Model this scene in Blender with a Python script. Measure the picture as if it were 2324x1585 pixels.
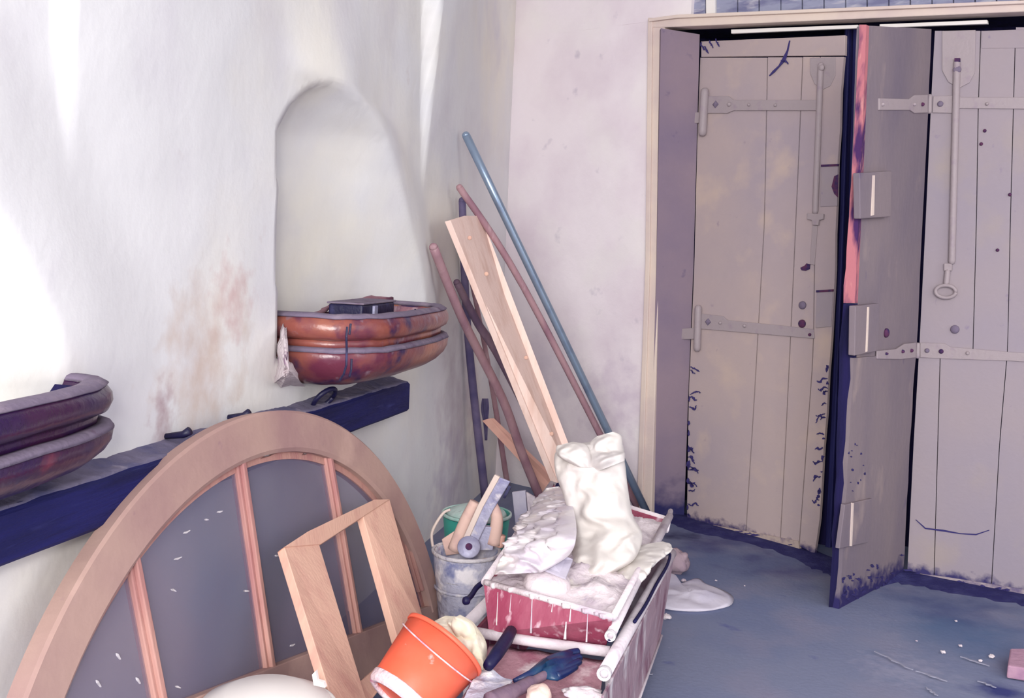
import bpy, bmesh, math, random
from mathutils import Vector, Matrix, noise
rng = random.Random(7)
S = bpy.context.scene
for o in list(bpy.data.objects): bpy.data.objects.remove(o)

# ------------------------------------------------------------------ camera
F, W, H = 2350.0, 2324, 1585
def cdir(x, y): return Vector((x - W/2, -(y - H/2), -F))
fy = cdir(1660, 600).normalized()
up = fy.cross(cdir(660, 555)).normalized()
if up.y < 0: up = -up
fx = fy.cross(up)
R = Matrix((fx, fy, up))                 # camera -> world
CAM = Vector((1.455, 0.0, 1.5))
cam = bpy.data.objects.new('camera', bpy.data.cameras.new('camera'))
S.collection.objects.link(cam); S.camera = cam
cam.matrix_world = Matrix.Translation(CAM) @ R.to_4x4()
cam.data.sensor_width = 36; cam.data.lens = 36*F/W
cam.data.clip_start = .05; cam.data.clip_end = 100
cam.data.dof.use_dof = False

# ------------------------------------------------------------------ light and exposure
S.view_settings.view_transform = 'Standard'; S.view_settings.look = 'None'
S.view_settings.gamma = 1; S.view_settings.use_curve_mapping = False
S.view_settings.exposure = -0.3
w = bpy.data.worlds.new('world'); S.world = w; w.use_nodes = True
bg = w.node_tree.nodes['Background']; bg.inputs[0].default_value = (.72, .82, 1.0, 1); bg.inputs[1].default_value = 0.8
def area(name, loc, aim, size, energy, col, size_y=None):
    l = bpy.data.lights.new(name, 'AREA'); l.energy = energy; l.color = col; l.size = size
    if size_y: l.shape = 'RECTANGLE'; l.size_y = size_y
    o = bpy.data.objects.new(name, l); S.collection.objects.link(o); o.location = loc
    o.rotation_euler = (Vector(aim) - Vector(loc)).to_track_quat('-Z', 'Y').to_euler(); return o
area('window_light', (1.9, -6.0, 3.0), (1.6, 5.4, 1.2), 4.6, 1180, (1.0, .985, .97), 4.0)
area('side_fill_light', (4.85, 3.0, 2.2), (0, 4.3, 1.4), 2.8, 44, (1.0, .985, .97), 2.2)  # added fill lamp to even out the left wall; no window there
area('flash_light', (1.30, -.02, 1.68), (1.5, 5.6, 1.1),   .25, 38, (1.0, .96, .93))

# ------------------------------------------------------------------ helpers
def ray(px, py): return R @ cdir(px, py)
def fl(px, py, z=0.0):
    r = ray(px, py); return CAM + r*((z - CAM.z)/r.z)
def wl(px, py, x=0.0):
    r = ray(px, py); return CAM + r*((x - CAM.x)/r.x)
def at(px, py, Y):
    r = ray(px, py); return CAM + r*(Y/r.y)
class Plane:                              # vertical plane through plan points a -> b (left to right seen from the camera)
    def __init__(s, a, b, lean=0.0):
        s.a = Vector((a[0], a[1], 0)); d = Vector((b[0]-a[0], b[1]-a[1], 0)).normalized()
        s.d = d; s.n = Vector((d.y, -d.x, 0))
        if s.n.dot(CAM - s.a) < 0: s.n = -s.n
    def p(s, px, py, off=0.0):
        r = ray(px, py); return CAM + r*(((s.a + s.n*off - CAM).dot(s.n))/r.dot(s.n))
def lin(c):
    c = c/255; return c/12.92 if c <= .04045 else ((c+.055)/1.055)**2.4
def rgb(*c): return (lin(c[0]), lin(c[1]), lin(c[2]), 1)

def mat(name, base, rough=.85, layers=(), bump=.0, bscale=40, metal=0., spec=.3, alpha=None, stretch=(1,1,1), zdirt=None, transl=0):
    """layers: (colour, noise scale, lo, hi[, detail]) mixed over the base in turn"""
    m = bpy.data.materials.new(name); m.use_nodes = True; nt = m.node_tree; N = nt.nodes; L = nt.links
    b = N['Principled BSDF']; b.inputs['Roughness'].default_value = rough; b.inputs['Metallic'].default_value = metal
    b.inputs['Specular IOR Level'].default_value = spec
    geo = N.new('ShaderNodeNewGeometry'); mp = N.new('ShaderNodeMapping'); mp.inputs['Scale'].default_value = stretch
    L.new(geo.outputs['Position'], mp.inputs[0])
    col = N.new('ShaderNodeRGB'); col.outputs[0].default_value = base; cur = col.outputs[0]
    for i, ly in enumerate(layers):
        n = N.new('ShaderNodeTexNoise'); n.inputs['Scale'].default_value = ly[1]; n.inputs['Detail'].default_value = ly[4] if len(ly) > 4 else 6
        n.noise_dimensions = '4D'; n.inputs['W'].default_value = i*3.7 + len(name)
        L.new(mp.outputs[0], n.inputs['Vector'])
        r = N.new('ShaderNodeMapRange'); r.inputs['From Min'].default_value = ly[2]; r.inputs['From Max'].default_value = ly[3]
        L.new(n.outputs[0], r.inputs[0])
        mx = N.new('ShaderNodeMix'); mx.data_type = 'RGBA'; L.new(r.outputs[0], mx.inputs['Factor'])
        L.new(cur, mx.inputs[6]); mx.inputs[7].default_value = ly[0]; cur = mx.outputs[2]
    if zdirt:                              # (colour, z0, z1): splashed dirt with a ragged upper edge
        c, z0, z1, sc = zdirt
        sx = N.new('ShaderNodeSeparateXYZ'); L.new(geo.outputs['Position'], sx.inputs[0])
        n = N.new('ShaderNodeTexNoise'); n.inputs['Scale'].default_value = sc; n.inputs['Detail'].default_value = 8
        L.new(geo.outputs['Position'], n.inputs['Vector'])
        ma = N.new('ShaderNodeMath'); ma.operation = 'MULTIPLY_ADD'; L.new(n.outputs[0], ma.inputs[0]); ma.inputs[1].default_value = -(z1-z0)*3.0
        L.new(sx.outputs[2], ma.inputs[2])
        r = N.new('ShaderNodeMapRange'); k = -(z1-z0)*1.5
        r.inputs['From Min'].default_value = k + z1; r.inputs['From Max'].default_value = k + z0; L.new(ma.outputs[0], r.inputs[0])
        mx = N.new('ShaderNodeMix'); mx.data_type = 'RGBA'; L.new(r.outputs[0], mx.inputs['Factor'])
        L.new(cur, mx.inputs[6]); mx.inputs[7].default_value = c; cur = mx.outputs[2]
    L.new(cur, b.inputs['Base Color'])
    if bump:
        n = N.new('ShaderNodeTexNoise'); n.inputs['Scale'].default_value = bscale; n.inputs['Detail'].default_value = 6
        L.new(mp.outputs[0], n.inputs['Vector'])
        bp = N.new('ShaderNodeBump'); bp.inputs['Strength'].default_value = bump; bp.inputs['Distance'].default_value = .01
        L.new(n.outputs[0], bp.inputs['Height']); L.new(bp.outputs[0], b.inputs['Normal'])
    if alpha is not None: b.inputs['Alpha'].default_value = alpha
    if transl: b.inputs['Transmission Weight'].default_value = transl
    m['cur'] = 1
    return m

def tag(o, label=None, cat=None, group=None, kind=None):
    if label: o['label'] = label
    if cat: o['category'] = cat
    if group: o['group'] = group
    if kind: o['kind'] = kind
    return o
def thing(name, label, cat, loc=(0, 0, 0), group=None):
    o = bpy.data.objects.new(name, None); S.collection.objects.link(o); o.location = loc
    o.empty_display_size = .05
    return tag(o, label, cat, group)
def root_loc(o):
    v = Vector((0, 0, 0))
    while o: v += o.location; o = o.parent
    return v
def mesh(name, verts, faces, m, parent=None, smooth=False, bevel=0, loc=None):
    base = root_loc(parent) if parent else Vector((0, 0, 0))
    own = Vector(loc) - base if loc is not None else Vector((0, 0, 0))
    me = bpy.data.meshes.new(name)
    me.from_pydata([tuple(Vector(v) - base - own) for v in verts], [], faces); me.materials.append(m)
    bm = bmesh.new(); bm.from_mesh(me); bmesh.ops.recalc_face_normals(bm, faces=bm.faces)
    if bevel: bmesh.ops.bevel(bm, geom=list(bm.edges), offset=bevel, segments=2, affect='EDGES', profile=.5, clamp_overlap=True)
    bm.to_mesh(me); bm.free()
    if smooth: me.polygons.foreach_set('use_smooth', [True]*len(me.polygons))
    o = bpy.data.objects.new(name, me); S.collection.objects.link(o); o.location = own
    if parent: o.parent = parent
    return o
def join(parts):                          # [(verts, faces)] -> one
    V, Fc = [], []
    for v, f in parts:
        k = len(V); V += list(v); Fc += [tuple(i+k for i in q) for q in f]
    return V, Fc
def prism(front, vec):                    # polygon (world points) extruded by vec
    n = len(front); V = [Vector(p) for p in front] + [Vector(p) + Vector(vec) for p in front]
    Fc = [tuple(range(n)), tuple(range(2*n-1, n-1, -1))] + [(i, (i+1) % n, n+(i+1) % n, n+i) for i in range(n)]
    return V, Fc
def slab(pl, pts, off, th):               # outline on a plane, front face at off, depth th back
    return prism([pl.p(x, y, off) for x, y in pts], -pl.n*th)
def box8(c):                              # 8 corners: bottom 4 ccw, top 4 ccw
    return [Vector(p) for p in c], [(3,2,1,0), (4,5,6,7), (0,1,5,4), (1,2,6,5), (2,3,7,6), (3,0,4,7)]
def frame_of(d):
    d = d.normalized(); a = Vector((0, 0, 1)) if abs(d.z) < .9 else Vector((1, 0, 0))
    s = d.cross(a).normalized(); return s, d.cross(s).normalized()
def tube(pts, rad, seg=12, hollow=False, wob=0.):
    pts = [Vector(p) for p in pts]; n = len(pts)
    rs = rad if isinstance(rad, (list, tuple)) else [rad]*n
    V, Fc = [], []; prev = None
    for i, p in enumerate(pts):
        d = (pts[min(i+1, n-1)] - pts[max(i-1, 0)])
        s, t = frame_of(d)
        if prev is not None:
            s = (prev - d.normalized()*prev.dot(d.normalized())).normalized(); t = d.normalized().cross(s)
        prev = s
        for k in range(seg):
            a = 2*math.pi*k/seg; V.append(p + (s*math.cos(a) + t*math.sin(a))*rs[i]*(1 + wob*math.sin(3*a + i)))
    for i in range(n-1):
        for k in range(seg): Fc.append((i*seg+k, i*seg+(k+1) % seg, (i+1)*seg+(k+1) % seg, (i+1)*seg+k))
    Fc.append(tuple(range(seg-1, -1, -1))); Fc.append(tuple((n-1)*seg+k for k in range(seg)))
    return V, Fc
def catmull(P, sub=6):
    P = [Vector(p) for p in P]; out = []
    for i in range(len(P)-1):
        a, b, c, d = P[max(i-1, 0)], P[i], P[i+1], P[min(i+2, len(P)-1)]
        for k in range(sub):
            t = k/sub; out.append(.5*((2*b) + (c-a)*t + (2*a-5*b+4*c-d)*t*t + (3*b-a-3*c+d)*t**3))
    out.append(P[-1]); return out
def lathe(prof, c, ax=Vector((0, 0, 1)), seg=40, wob=0., closed=False):   # prof [(r, h)]
    ax = ax.normalized(); s, t = frame_of(ax); V, Fc = [], []
    for r, h in prof:
        for k in range(seg):
            a = 2*math.pi*k/seg; rr = r*(1 + wob*math.sin(2*a+1) + wob*.6*math.sin(5*a))
            V.append(Vector(c) + ax*h + (s*math.cos(a) + t*math.sin(a))*rr)
    n = len(prof)
    for i in range(n-1):
        for k in range(seg): Fc.append((i*seg+k, i*seg+(k+1) % seg, (i+1)*seg+(k+1) % seg, (i+1)*seg+k))
    if not closed:
        Fc.append(tuple(range(seg-1, -1, -1))); Fc.append(tuple((n-1)*seg+k for k in range(seg)))
    else:
        i = n-1
        for k in range(seg): Fc.append((i*seg+k, i*seg+(k+1) % seg, (k+1) % seg, k))
    return V, Fc
def loft(rows, seg=28, fold=.0, ff=3., seed=0., sub=5, flat=.4, crum=0., cs=12.):
    """rows: (left point, right point, thickness towards the camera). closed soft body with real thickness"""
    Ls = catmull([r[0] for r in rows], sub); Rs = catmull([r[1] for r in rows], sub)
    Ts = [v.x for v in catmull([(r[2], 0, 0) for r in rows], sub)]
    V, Fc = [], []; n = len(Ls)
    for i in range(n):
        a, b = Ls[i], Rs[i]; mid = (a+b)/2; to = (CAM - mid); ax = (b-a)
        if ax.length > 1e-6: to = to - ax*(to.dot(ax)/ax.length_squared)
        to.normalize()
        for k in range(seg):
            th = 2*math.pi*k/seg; s = .5 - .5*math.cos(th); d = math.sin(th)
            p = a + ax*s + to*Ts[i]*(d if d > 0 else d*flat)
            if fold and d > 0:
                q = math.sin(ff*6.28*s + seed + 2.5*noise.noise(Vector((i*.09, seed, s*2)))*2)
                p += to*fold*q*d*Ts[i]*4
                p += to*fold*3*Ts[i]*noise.noise(p*9 + Vector((seed, 0, 0)))*d
            if crum and d > 0:
                q = p*cs + Vector((seed, 0, 0)); p += to*crum*min(1, d*1.6)*((.35-abs(noise.noise(q))*1.4) + .6*(.3-abs(noise.noise(q*2.3))))
            V.append(p)
    for i in range(n-1):
        for k in range(seg): Fc.append((i*seg+k, i*seg+(k+1) % seg, (i+1)*seg+(k+1) % seg, (i+1)*seg+k))
    Fc.append(tuple(range(seg-1, -1, -1))); Fc.append(tuple((n-1)*seg+k for k in range(seg)))
    return V, Fc
def lump(c, r, seed=0., amp=.35, n=14, flatz=1.):
    V, Fc = [], []
    for i in range(n+1):
        for k in range(2*n):
            th = math.pi*i/n; ph = math.pi*k/n
            d = Vector((math.sin(th)*math.cos(ph), math.sin(th)*math.sin(ph), math.cos(th)))
            q = 1 + amp*noise.noise(d*1.6 + Vector((seed, 0, 0))) + amp*.35*noise.noise(d*4 + Vector((0, seed, 0)))
            rr = Vector((r[0]*d.x, r[1]*d.y, r[2]*d.z)) if isinstance(r, (tuple, list)) else d*r
            V.append(Vector(c) + rr*q)
    m2 = 2*n
    for i in range(n):
        for k in range(m2): Fc.append((i*m2+k, i*m2+(k+1) % m2, (i+1)*m2+(k+1) % m2, (i+1)*m2+k))
    return V, Fc

# ------------------------------------------------------------------ materials
NAVY = rgb(30, 28, 78)
M_wall = mat('limewash', rgb(230, 229, 230), .95, [(rgb(240, 234, 220), 1.3, .45, .75), (rgb(216, 212, 218), 2.2, .5, .8), (rgb(206, 192, 190), 5, .68, .84)], .16, 22, zdirt=None)
M_wallb = mat('limewash_grimy', rgb(236, 226, 230), .95, [(rgb(222, 208, 216), 2.5, .42, .7), (rgb(180, 170, 186), 9, .66, .84), (rgb(236, 230, 228), 3, .5, .8)], .25, 26)
M_floor = mat('concrete_floor', rgb(122, 128, 154), .8, [(rgb(96, 108, 146), 1.2, .4, .7), (rgb(134, 132, 154), 2.6, .5, .75), (rgb(84, 88, 140), 8, .66, .8), (rgb(150, 150, 176), 30, .68, .82)], .2, 50)
M_dirt = mat('floor_dirt', rgb(40, 38, 92), .95, [(rgb(62, 62, 110), 12, .45, .7)], .5, 60)
DOORD = rgb(52, 46, 92)
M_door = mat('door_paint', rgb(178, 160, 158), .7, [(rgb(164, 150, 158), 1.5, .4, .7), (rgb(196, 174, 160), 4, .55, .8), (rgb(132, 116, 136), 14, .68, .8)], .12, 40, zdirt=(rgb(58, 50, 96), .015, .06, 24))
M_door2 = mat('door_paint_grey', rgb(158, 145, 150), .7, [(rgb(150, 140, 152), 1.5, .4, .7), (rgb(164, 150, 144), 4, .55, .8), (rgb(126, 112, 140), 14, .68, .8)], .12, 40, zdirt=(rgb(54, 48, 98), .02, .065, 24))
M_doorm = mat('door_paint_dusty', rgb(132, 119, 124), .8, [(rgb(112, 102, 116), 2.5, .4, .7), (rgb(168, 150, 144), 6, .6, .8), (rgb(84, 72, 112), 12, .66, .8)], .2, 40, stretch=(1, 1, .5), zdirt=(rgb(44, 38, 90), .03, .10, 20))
M_iron = mat('painted_iron', rgb(160, 147, 151), .5, [(rgb(150, 134, 146), 20, .55, .75)], .2, 60)
M_rust = mat('rust', rgb(88, 48, 80), .9, [(rgb(52, 40, 82), 30, .45, .6)], .3, 80)
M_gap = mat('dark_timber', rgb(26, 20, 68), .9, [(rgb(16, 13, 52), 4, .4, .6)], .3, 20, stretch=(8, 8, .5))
M_post = mat('dark_blue_post', rgb(44, 44, 104), .6, [(rgb(28, 26, 80), 3, .4, .6)], .2, 20, stretch=(10, 10, .4))
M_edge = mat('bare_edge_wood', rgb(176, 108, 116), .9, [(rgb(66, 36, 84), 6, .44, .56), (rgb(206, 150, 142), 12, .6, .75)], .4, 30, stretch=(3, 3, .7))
M_cream = mat('cream_moulding', rgb(222, 204, 192), .7, [(rgb(206, 186, 184), 3, .45, .7)], .15, 50)
M_reveal = mat('reveal_paint', rgb(138, 120, 132), .8, [(rgb(120, 106, 128), 2, .4, .7), (rgb(66, 58, 104), 9, .66, .8)], .2, 40, zdirt=(rgb(40, 38, 88), .0, .22, 8))  # dimness of the reveal put into a darker paint; dirt at its foot
M_transom = mat('transom_boards', rgb(150, 152, 176), .8, [(rgb(118, 118, 150), 5, .45, .6), (rgb(188, 184, 196), 9, .55, .7)], .3, 40, stretch=(1, 1, 4))
M_white = mat('white_strip', rgb(236, 230, 226), .6)
M_glaze = mat('manger_glazed_brown', rgb(142, 78, 68), .3, [(rgb(104, 46, 66), 7, .42, .6), (rgb(176, 112, 84), 3.2, .55, .75), (rgb(48, 28, 74), 9, .56, .68), (rgb(140, 120, 134), 22, .6, .76)], .25, 30, spec=.6)
M_glazed = mat('manger_glazed_dark', rgb(58, 26, 60), .26, [(rgb(36, 18, 66), 5, .42, .6), (rgb(128, 56, 70), 7, .6, .75)], .25, 30, spec=.6)
M_mdust = mat('dusty_rim', rgb(116, 104, 124), .85, [(rgb(142, 128, 142), 12, .5, .7), (rgb(92, 60, 88), 14, .6, .75)], .3, 60)
M_inner = mat('manger_inside', rgb(146, 104, 116), .7, [(rgb(92, 44, 74), 12, .45, .62), (rgb(206, 190, 196), 8, .58, .7)], .4, 50)
M_mortar = mat('rough_plaster', rgb(214, 202, 206), .95, [(rgb(150, 120, 146), 22, .58, .68)], 1.0, 40)
M_beam = mat('navy_beam', rgb(26, 28, 92), .7, [(rgb(18, 20, 70), 3, .45, .65), (rgb(52, 56, 118), 8, .6, .75)], .5, 24, stretch=(6, .6, 6))
M_bdust = mat('beam_dust', rgb(116, 110, 134), .95, [(rgb(84, 84, 120), 7, .45, .65), (rgb(168, 158, 170), 12, .6, .75)], .8, 30)
M_blackiron = mat('black_iron', rgb(20, 16, 58), .5, [(rgb(48, 46, 90), 20, .55, .7)], .2, 60, spec=.5)
M_frame = mat('arch_frame_wood', rgb(182, 150, 140), .7, [(rgb(164, 130, 128), 3, .42, .66), (rgb(206, 172, 160), 5, .56, .78), (rgb(140, 104, 122), 16, .66, .8)], .15, 30)
M_munt = mat('muntin_wood', rgb(190, 144, 134), .7, [(rgb(172, 120, 118), 4, .45, .65)], .2, 30, stretch=(4, 4, .6))
M_pine = mat('new_pine', rgb(222, 178, 158), .75, [(rgb(206, 156, 142), 3.4, .48, .7), (rgb(190, 128, 124), 9, .7, .8)], .15, 20, stretch=(5, 5, .8))
M_pinep = mat('pale_pine', rgb(244, 214, 202), .75, [(rgb(222, 184, 168), 3, .48, .7), (rgb(208, 150, 142), 9, .72, .82)], .15, 20, stretch=(5, 5, .7))
M_dark5 = mat('dark_pole_wood', rgb(128, 104, 118), .7, [(rgb(98, 78, 102), 6, .4, .65)], .3, 30, stretch=(2, 2, .5))
M_pole = mat('brown_pole_wood', rgb(170, 134, 140), .7, [(rgb(146, 108, 122), 5, .42, .65), (rgb(196, 166, 168), 9, .6, .75)], .2, 30, stretch=(2, 2, .5))
M_dpole = mat('grey_pole', rgb(112, 100, 130), .6, [(rgb(84, 76, 114), 6, .4, .6)], .2, 30)
M_steel = mat('galvanised_tube', rgb(150, 168, 190), .32, [(rgb(112, 126, 158), 6, .5, .7)], .05, 60, metal=.6)
M_lath = mat('orange_lath', rgb(226, 176, 160), .8, [(rgb(206, 150, 140), 4, .5, .7)], .1, 30)
M_zinc = mat('cement_caked_zinc', rgb(184, 182, 200), .75, [(rgb(124, 128, 166), 12, .5, .62), (rgb(228, 222, 226), 14, .5, .6), (rgb(150, 90, 120), 9, .68, .75)], .8, 40)
M_cem = mat('dried_cement', rgb(212, 206, 210), .95, [(rgb(168, 160, 180), 18, .52, .66)], .9, 50)
M_ochre = mat('ochre_paint', rgb(232, 192, 126), .8)
M_green = mat('green_enamel', rgb(64, 160, 146), .45, [(rgb(40, 110, 128), 6, .5, .7)], .1, 30)
M_gdust = mat('green_dusty', rgb(196, 214, 208), .9, [(rgb(150, 202, 190), 7, .5, .64), (rgb(170, 160, 176), 26, .64, .74)], .4, 50)
M_tooltan = mat('tool_wood', rgb(222, 188, 176), .8, [(rgb(196, 158, 156), 12, .5, .7)], .2, 30)
M_toolgrey = mat('tool_metal', rgb(172, 170, 194), .5, [(rgb(132, 130, 166), 10, .45, .65), (rgb(222, 214, 216), 16, .58, .7)], .3, 50, metal=.2)
M_red = mat('red_pan_paint', rgb(148, 62, 88), .6, [(rgb(170, 96, 116), 9, .42, .6), (rgb(214, 180, 192), 30, .56, .68), (rgb(218, 190, 200), 12, .6, .72)], .3, 50, stretch=(1, 1, .45))
M_pink = mat('pink_dusty_deck', rgb(176, 132, 144), .85, [(rgb(148, 92, 110), 10, .5, .65), (rgb(214, 198, 202), 14, .55, .68)], .6, 50)
M_pinkside = mat('dusty_side', rgb(160, 136, 148), .85, [(rgb(124, 84, 104), 8, .5, .64), (rgb(206, 198, 204), 12, .55, .68)], .6, 50, stretch=(1, 1, .5))
M_tubew = mat('lime_coated_tube', rgb(216, 206, 212), .8, [(rgb(184, 168, 180), 12, .55, .7)], .3, 60)
M_rub = mat('plaster_rubble', rgb(222, 210, 214), .95, [(rgb(196, 180, 192), 9, .48, .64), (rgb(166, 156, 180), 16, .62, .72), (rgb(240, 232, 222), 7, .6, .7)], .7, 40)
M_cloth = mat('white_cloth', rgb(216, 209, 204), .95, [(rgb(202, 195, 196), 3, .5, .7)], .15, 30)
M_plastic = mat('dusty_plastic', rgb(226, 218, 220), .35, [(rgb(206, 196, 208), 7, .46, .64), (rgb(246, 238, 220), 5, .62, .7)], .5, 16, spec=.6)
M_orange = mat('orange_bucket_plastic', rgb(238, 100, 72), .45, [(rgb(240, 116, 92), 4, .45, .7), (rgb(244, 190, 186), 22, .68, .76)], .05, 40)
M_crust = mat('plaster_crust', rgb(232, 206, 210), .95, [(rgb(206, 132, 158), 14, .5, .62)], .8, 50)
M_rag = mat('cream_rag', rgb(240, 230, 206), .95, [(rgb(226, 214, 206), 6, .5, .7)], .4, 30)
M_grip = mat('black_rubber', rgb(22, 18, 60), .5, [(rgb(84, 84, 118), 6, .6, .75)], .1, 60)
M_glove = mat('dark_teal_rubber', rgb(14, 34, 84), .4, [(rgb(24, 84, 110), 7, .55, .7), (rgb(20, 14, 60), 10, .55, .7)], .4, 24, spec=.5)
M_tub = mat('white_tub', rgb(238, 232, 228), .5)
M_bag = mat('pale_bag', rgb(206, 200, 214), .8, [(rgb(184, 178, 200), 5, .45, .65)], .5, 14)
M_block = mat('pink_block', rgb(176, 138, 158), .9, [(rgb(150, 112, 142), 10, .5, .7)], .5, 40)
M_railshade = mat('black_cord', rgb(16, 14, 66), .5)  # dark colour for the modelled shadow outline of the barrow rail

def blot(m, pos, rad, colour, scale=9, amt=1.0, sz=(1, 1, 1)):
    nt = m.node_tree; N = nt.nodes; L = nt.links; b = N['Principled BSDF']; src = b.inputs['Base Color'].links[0].from_socket
    g = N.new('ShaderNodeNewGeometry'); su = N.new('ShaderNodeVectorMath'); su.operation = 'SUBTRACT'; su.inputs[1].default_value = tuple(pos); L.new(g.outputs['Position'], su.inputs[0])
    mu = N.new('ShaderNodeVectorMath'); mu.operation = 'MULTIPLY'; mu.inputs[1].default_value = sz; L.new(su.outputs[0], mu.inputs[0])
    ln = N.new('ShaderNodeVectorMath'); ln.operation = 'LENGTH'; L.new(mu.outputs[0], ln.inputs[0])
    n = N.new('ShaderNodeTexNoise'); n.inputs['Scale'].default_value = scale; n.inputs['Detail'].default_value = 8; L.new(g.outputs['Position'], n.inputs['Vector'])
    ma = N.new('ShaderNodeMath'); ma.operation = 'MULTIPLY_ADD'; L.new(n.outputs[0], ma.inputs[0]); ma.inputs[1].default_value = rad*2.4; L.new(ln.outputs['Value'], ma.inputs[2])
    r = N.new('ShaderNodeMapRange'); r.inputs['From Min'].default_value = rad*2.1; r.inputs['From Max'].default_value = rad*1.1; r.inputs['To Max'].default_value = amt; L.new(ma.outputs[0], r.inputs[0])
    mx = N.new('ShaderNodeMix'); mx.data_type = 'RGBA'; L.new(r.outputs[0], mx.inputs['Factor']); L.new(src, mx.inputs[6]); mx.inputs[7].default_value = colour
    L.new(mx.outputs[2], b.inputs['Base Color'])
blot(M_wall, wl(460, 830), .30, rgb(204, 182, 168), 10, .75)
blot(M_wall, wl(530, 680), .16, rgb(208, 178, 176), 14, .8)
blot(M_wall, wl(372, 960), .07, rgb(170, 140, 150), 20, .7, (1, 1, .5))
blot(M_wall, wl(1040, 930), .55, rgb(196, 184, 194), 8, .7)
blot(M_wall, wl(1010, 1120), .40, rgb(186, 178, 198), 9, .6)
blot(M_wall, wl(800, 560), .35, rgb(246, 240, 224), 4, .6)
# ------------------------------------------------------------------ setting
def interp(tab, z):
    if z <= tab[0][0]: return tab[0][1]
    for (a, va), (b, vb) in zip(tab, tab[1:]):
        if z <= b: return va + (vb-va)*(z-a)/(b-a)
    return tab[-1][1]
NL = [(1.2, 3.18), (1.35, 3.18), (1.86, 3.15), (1.93, 3.21), (2.0, 3.32), (2.05, 3.43), (2.085, 3.56)]
NR = [(1.2, 4.72), (1.31, 4.69), (1.43, 4.61), (1.63, 4.42), (1.81, 4.25), (1.94, 4.07), (2.03, 3.86), (2.085, 3.62)]
def sst(a, b, x):
    t = min(1, max(0, (x-a)/(b-a))); return t*t*(3-2*t)
def niche(y, z):
    if z < 1.12 or z > 2.085: return 0
    l, r = interp(NL, z), interp(NR, z)
    if y < l or y > r: return 0
    s = (y-l)/(r-l); base = min(1, (y-l)/.035)*(1 - s)**.8*.24
    return base*sst(0, 1, (2.085-z)/.22)**.7*sst(1.12, 1.16, z)
def rib(y, z, y0, z0):
    if z <= z0: return 0
    yy = y0 - .10*(z-z0); h = .150*(z-z0)
    if y < yy: return 0
    return h*min(1, (y-yy)/.03)*(1-sst(.1, 1.5, y-yy))
def wall_x(y, z):
    x = -niche(y, z) - niche(y+2.72, z) - niche(y-3.05, z)*0
    for sh in (0, -2.72):
        if z > 1.0:
            yr = interp(NR, min(z, 2.085)) + sh; e = sst(1.0, 1.25, z)*(1-sst(2.0, 2.5, z))
            if y > yr: x += .055*e*(1-sst(0, .55, y-yr))
            elif y > yr-.5: x += .055*e*sst(-.5, 0, y-yr)*(1 if True else 0)
    x += .66*rib(y, z, 4.74, 1.78) + .45*rib(y, z, 2.06, 1.62) + rib(y, z, -.6, 1.7)
    # shallow fold of the plaster above the first bay, and hand-laid unevenness
    x += .010*noise.noise(Vector((y*1.3, z*1.3, 0))) + .004*noise.noise(Vector((y*5, z*5, 3)))
    return x
ys = []; y = -3.0
while y < 6.7:
    ys.append(y); y += .02 if 1.7 < y < 5.2 else (.04 if y > 1.4 else .1)
ys.append(6.70)
zs = [-.05]; z = 0.0
while z < 3.95: zs.append(z); z += .02 if 1.1 < z < 2.15 else .05
zs.append(4.0)
V = [Vector((wall_x(y, z) if y < 6.6 else 0, y, z)) for z in zs for y in ys]; n = len(ys); m_ = len(zs)
Fc = [(j*n+i, j*n+i+1, (j+1)*n+i+1, (j+1)*n+i) for j in range(m_-1) for i in range(n-1)]
k = len(V); V += [Vector((-.45, y, z)) for z in (-.05, 4.0) for y in (-3.0, 6.70)]
Fc += [(k, k+1, k+3, k+2)]
tag(mesh('wall_left', V, Fc, M_wall, smooth=True), kind='structure')
# stains baked by hand into the limewash as thin plaster patches are avoided; the colour breaks are in the material

BW = Plane((1.03, 6.10), (2.85, 5.10))
def bwp(s, off=0, z=0): return BW.a + BW.d*s + BW.n*off + Vector((0, 0, z))
s0 = -1.25; sj = .10; ztop = 2.84
def bbox(s1, s2, o1, o2, z1, z2):
    return box8([bwp(s1, o2, z1), bwp(s2, o2, z1), bwp(s2, o1, z1), bwp(s1, o1, z1), bwp(s1, o2, z2), bwp(s2, o2, z2), bwp(s2, o1, z2), bwp(s1, o1, z2)])
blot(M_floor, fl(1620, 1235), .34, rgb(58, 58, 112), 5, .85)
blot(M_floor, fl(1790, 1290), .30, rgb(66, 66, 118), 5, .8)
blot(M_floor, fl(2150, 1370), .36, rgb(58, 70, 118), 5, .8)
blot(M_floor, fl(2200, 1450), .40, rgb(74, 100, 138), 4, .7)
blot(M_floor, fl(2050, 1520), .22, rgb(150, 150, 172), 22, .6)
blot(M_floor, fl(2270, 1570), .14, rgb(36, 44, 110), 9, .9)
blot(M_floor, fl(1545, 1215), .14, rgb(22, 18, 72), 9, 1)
# left part follows the lean of the jamb
blot(M_wallb, BW.p(1400, 900), .32, rgb(206, 190, 204), 11, .8)
blot(M_wallb, BW.p(1240, 850), .30, rgb(204, 194, 206), 9, .6)
pj0 = BW.p(1476, 1168); pj1 = BW.p(1494, 50)
V = []; nx, nz = 40, 90
for j in range(nz+1):
    zz = -.05 + (ztop+.09)*j/nz
    for i in range(nx+1):
        t = i/nx; sj_ = (pj0 - BW.a).dot(BW.d) + ((pj1-pj0).dot(BW.d))*max(0, zz)/2.9
        p = bwp(s0 + (sj_-s0)*t, 0, zz); p += BW.n*(.012*noise.noise(Vector((p.x*2, p.z*2, 9))) + .004*noise.noise(Vector((p.x*7, p.z*7, 9))))*(1-t**8)
        V.append(p)
Fc = [(j*(nx+1)+i, j*(nx+1)+i+1, (j+1)*(nx+1)+i+1, (j+1)*(nx+1)+i) for j in range(nz) for i in range(nx)]
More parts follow.
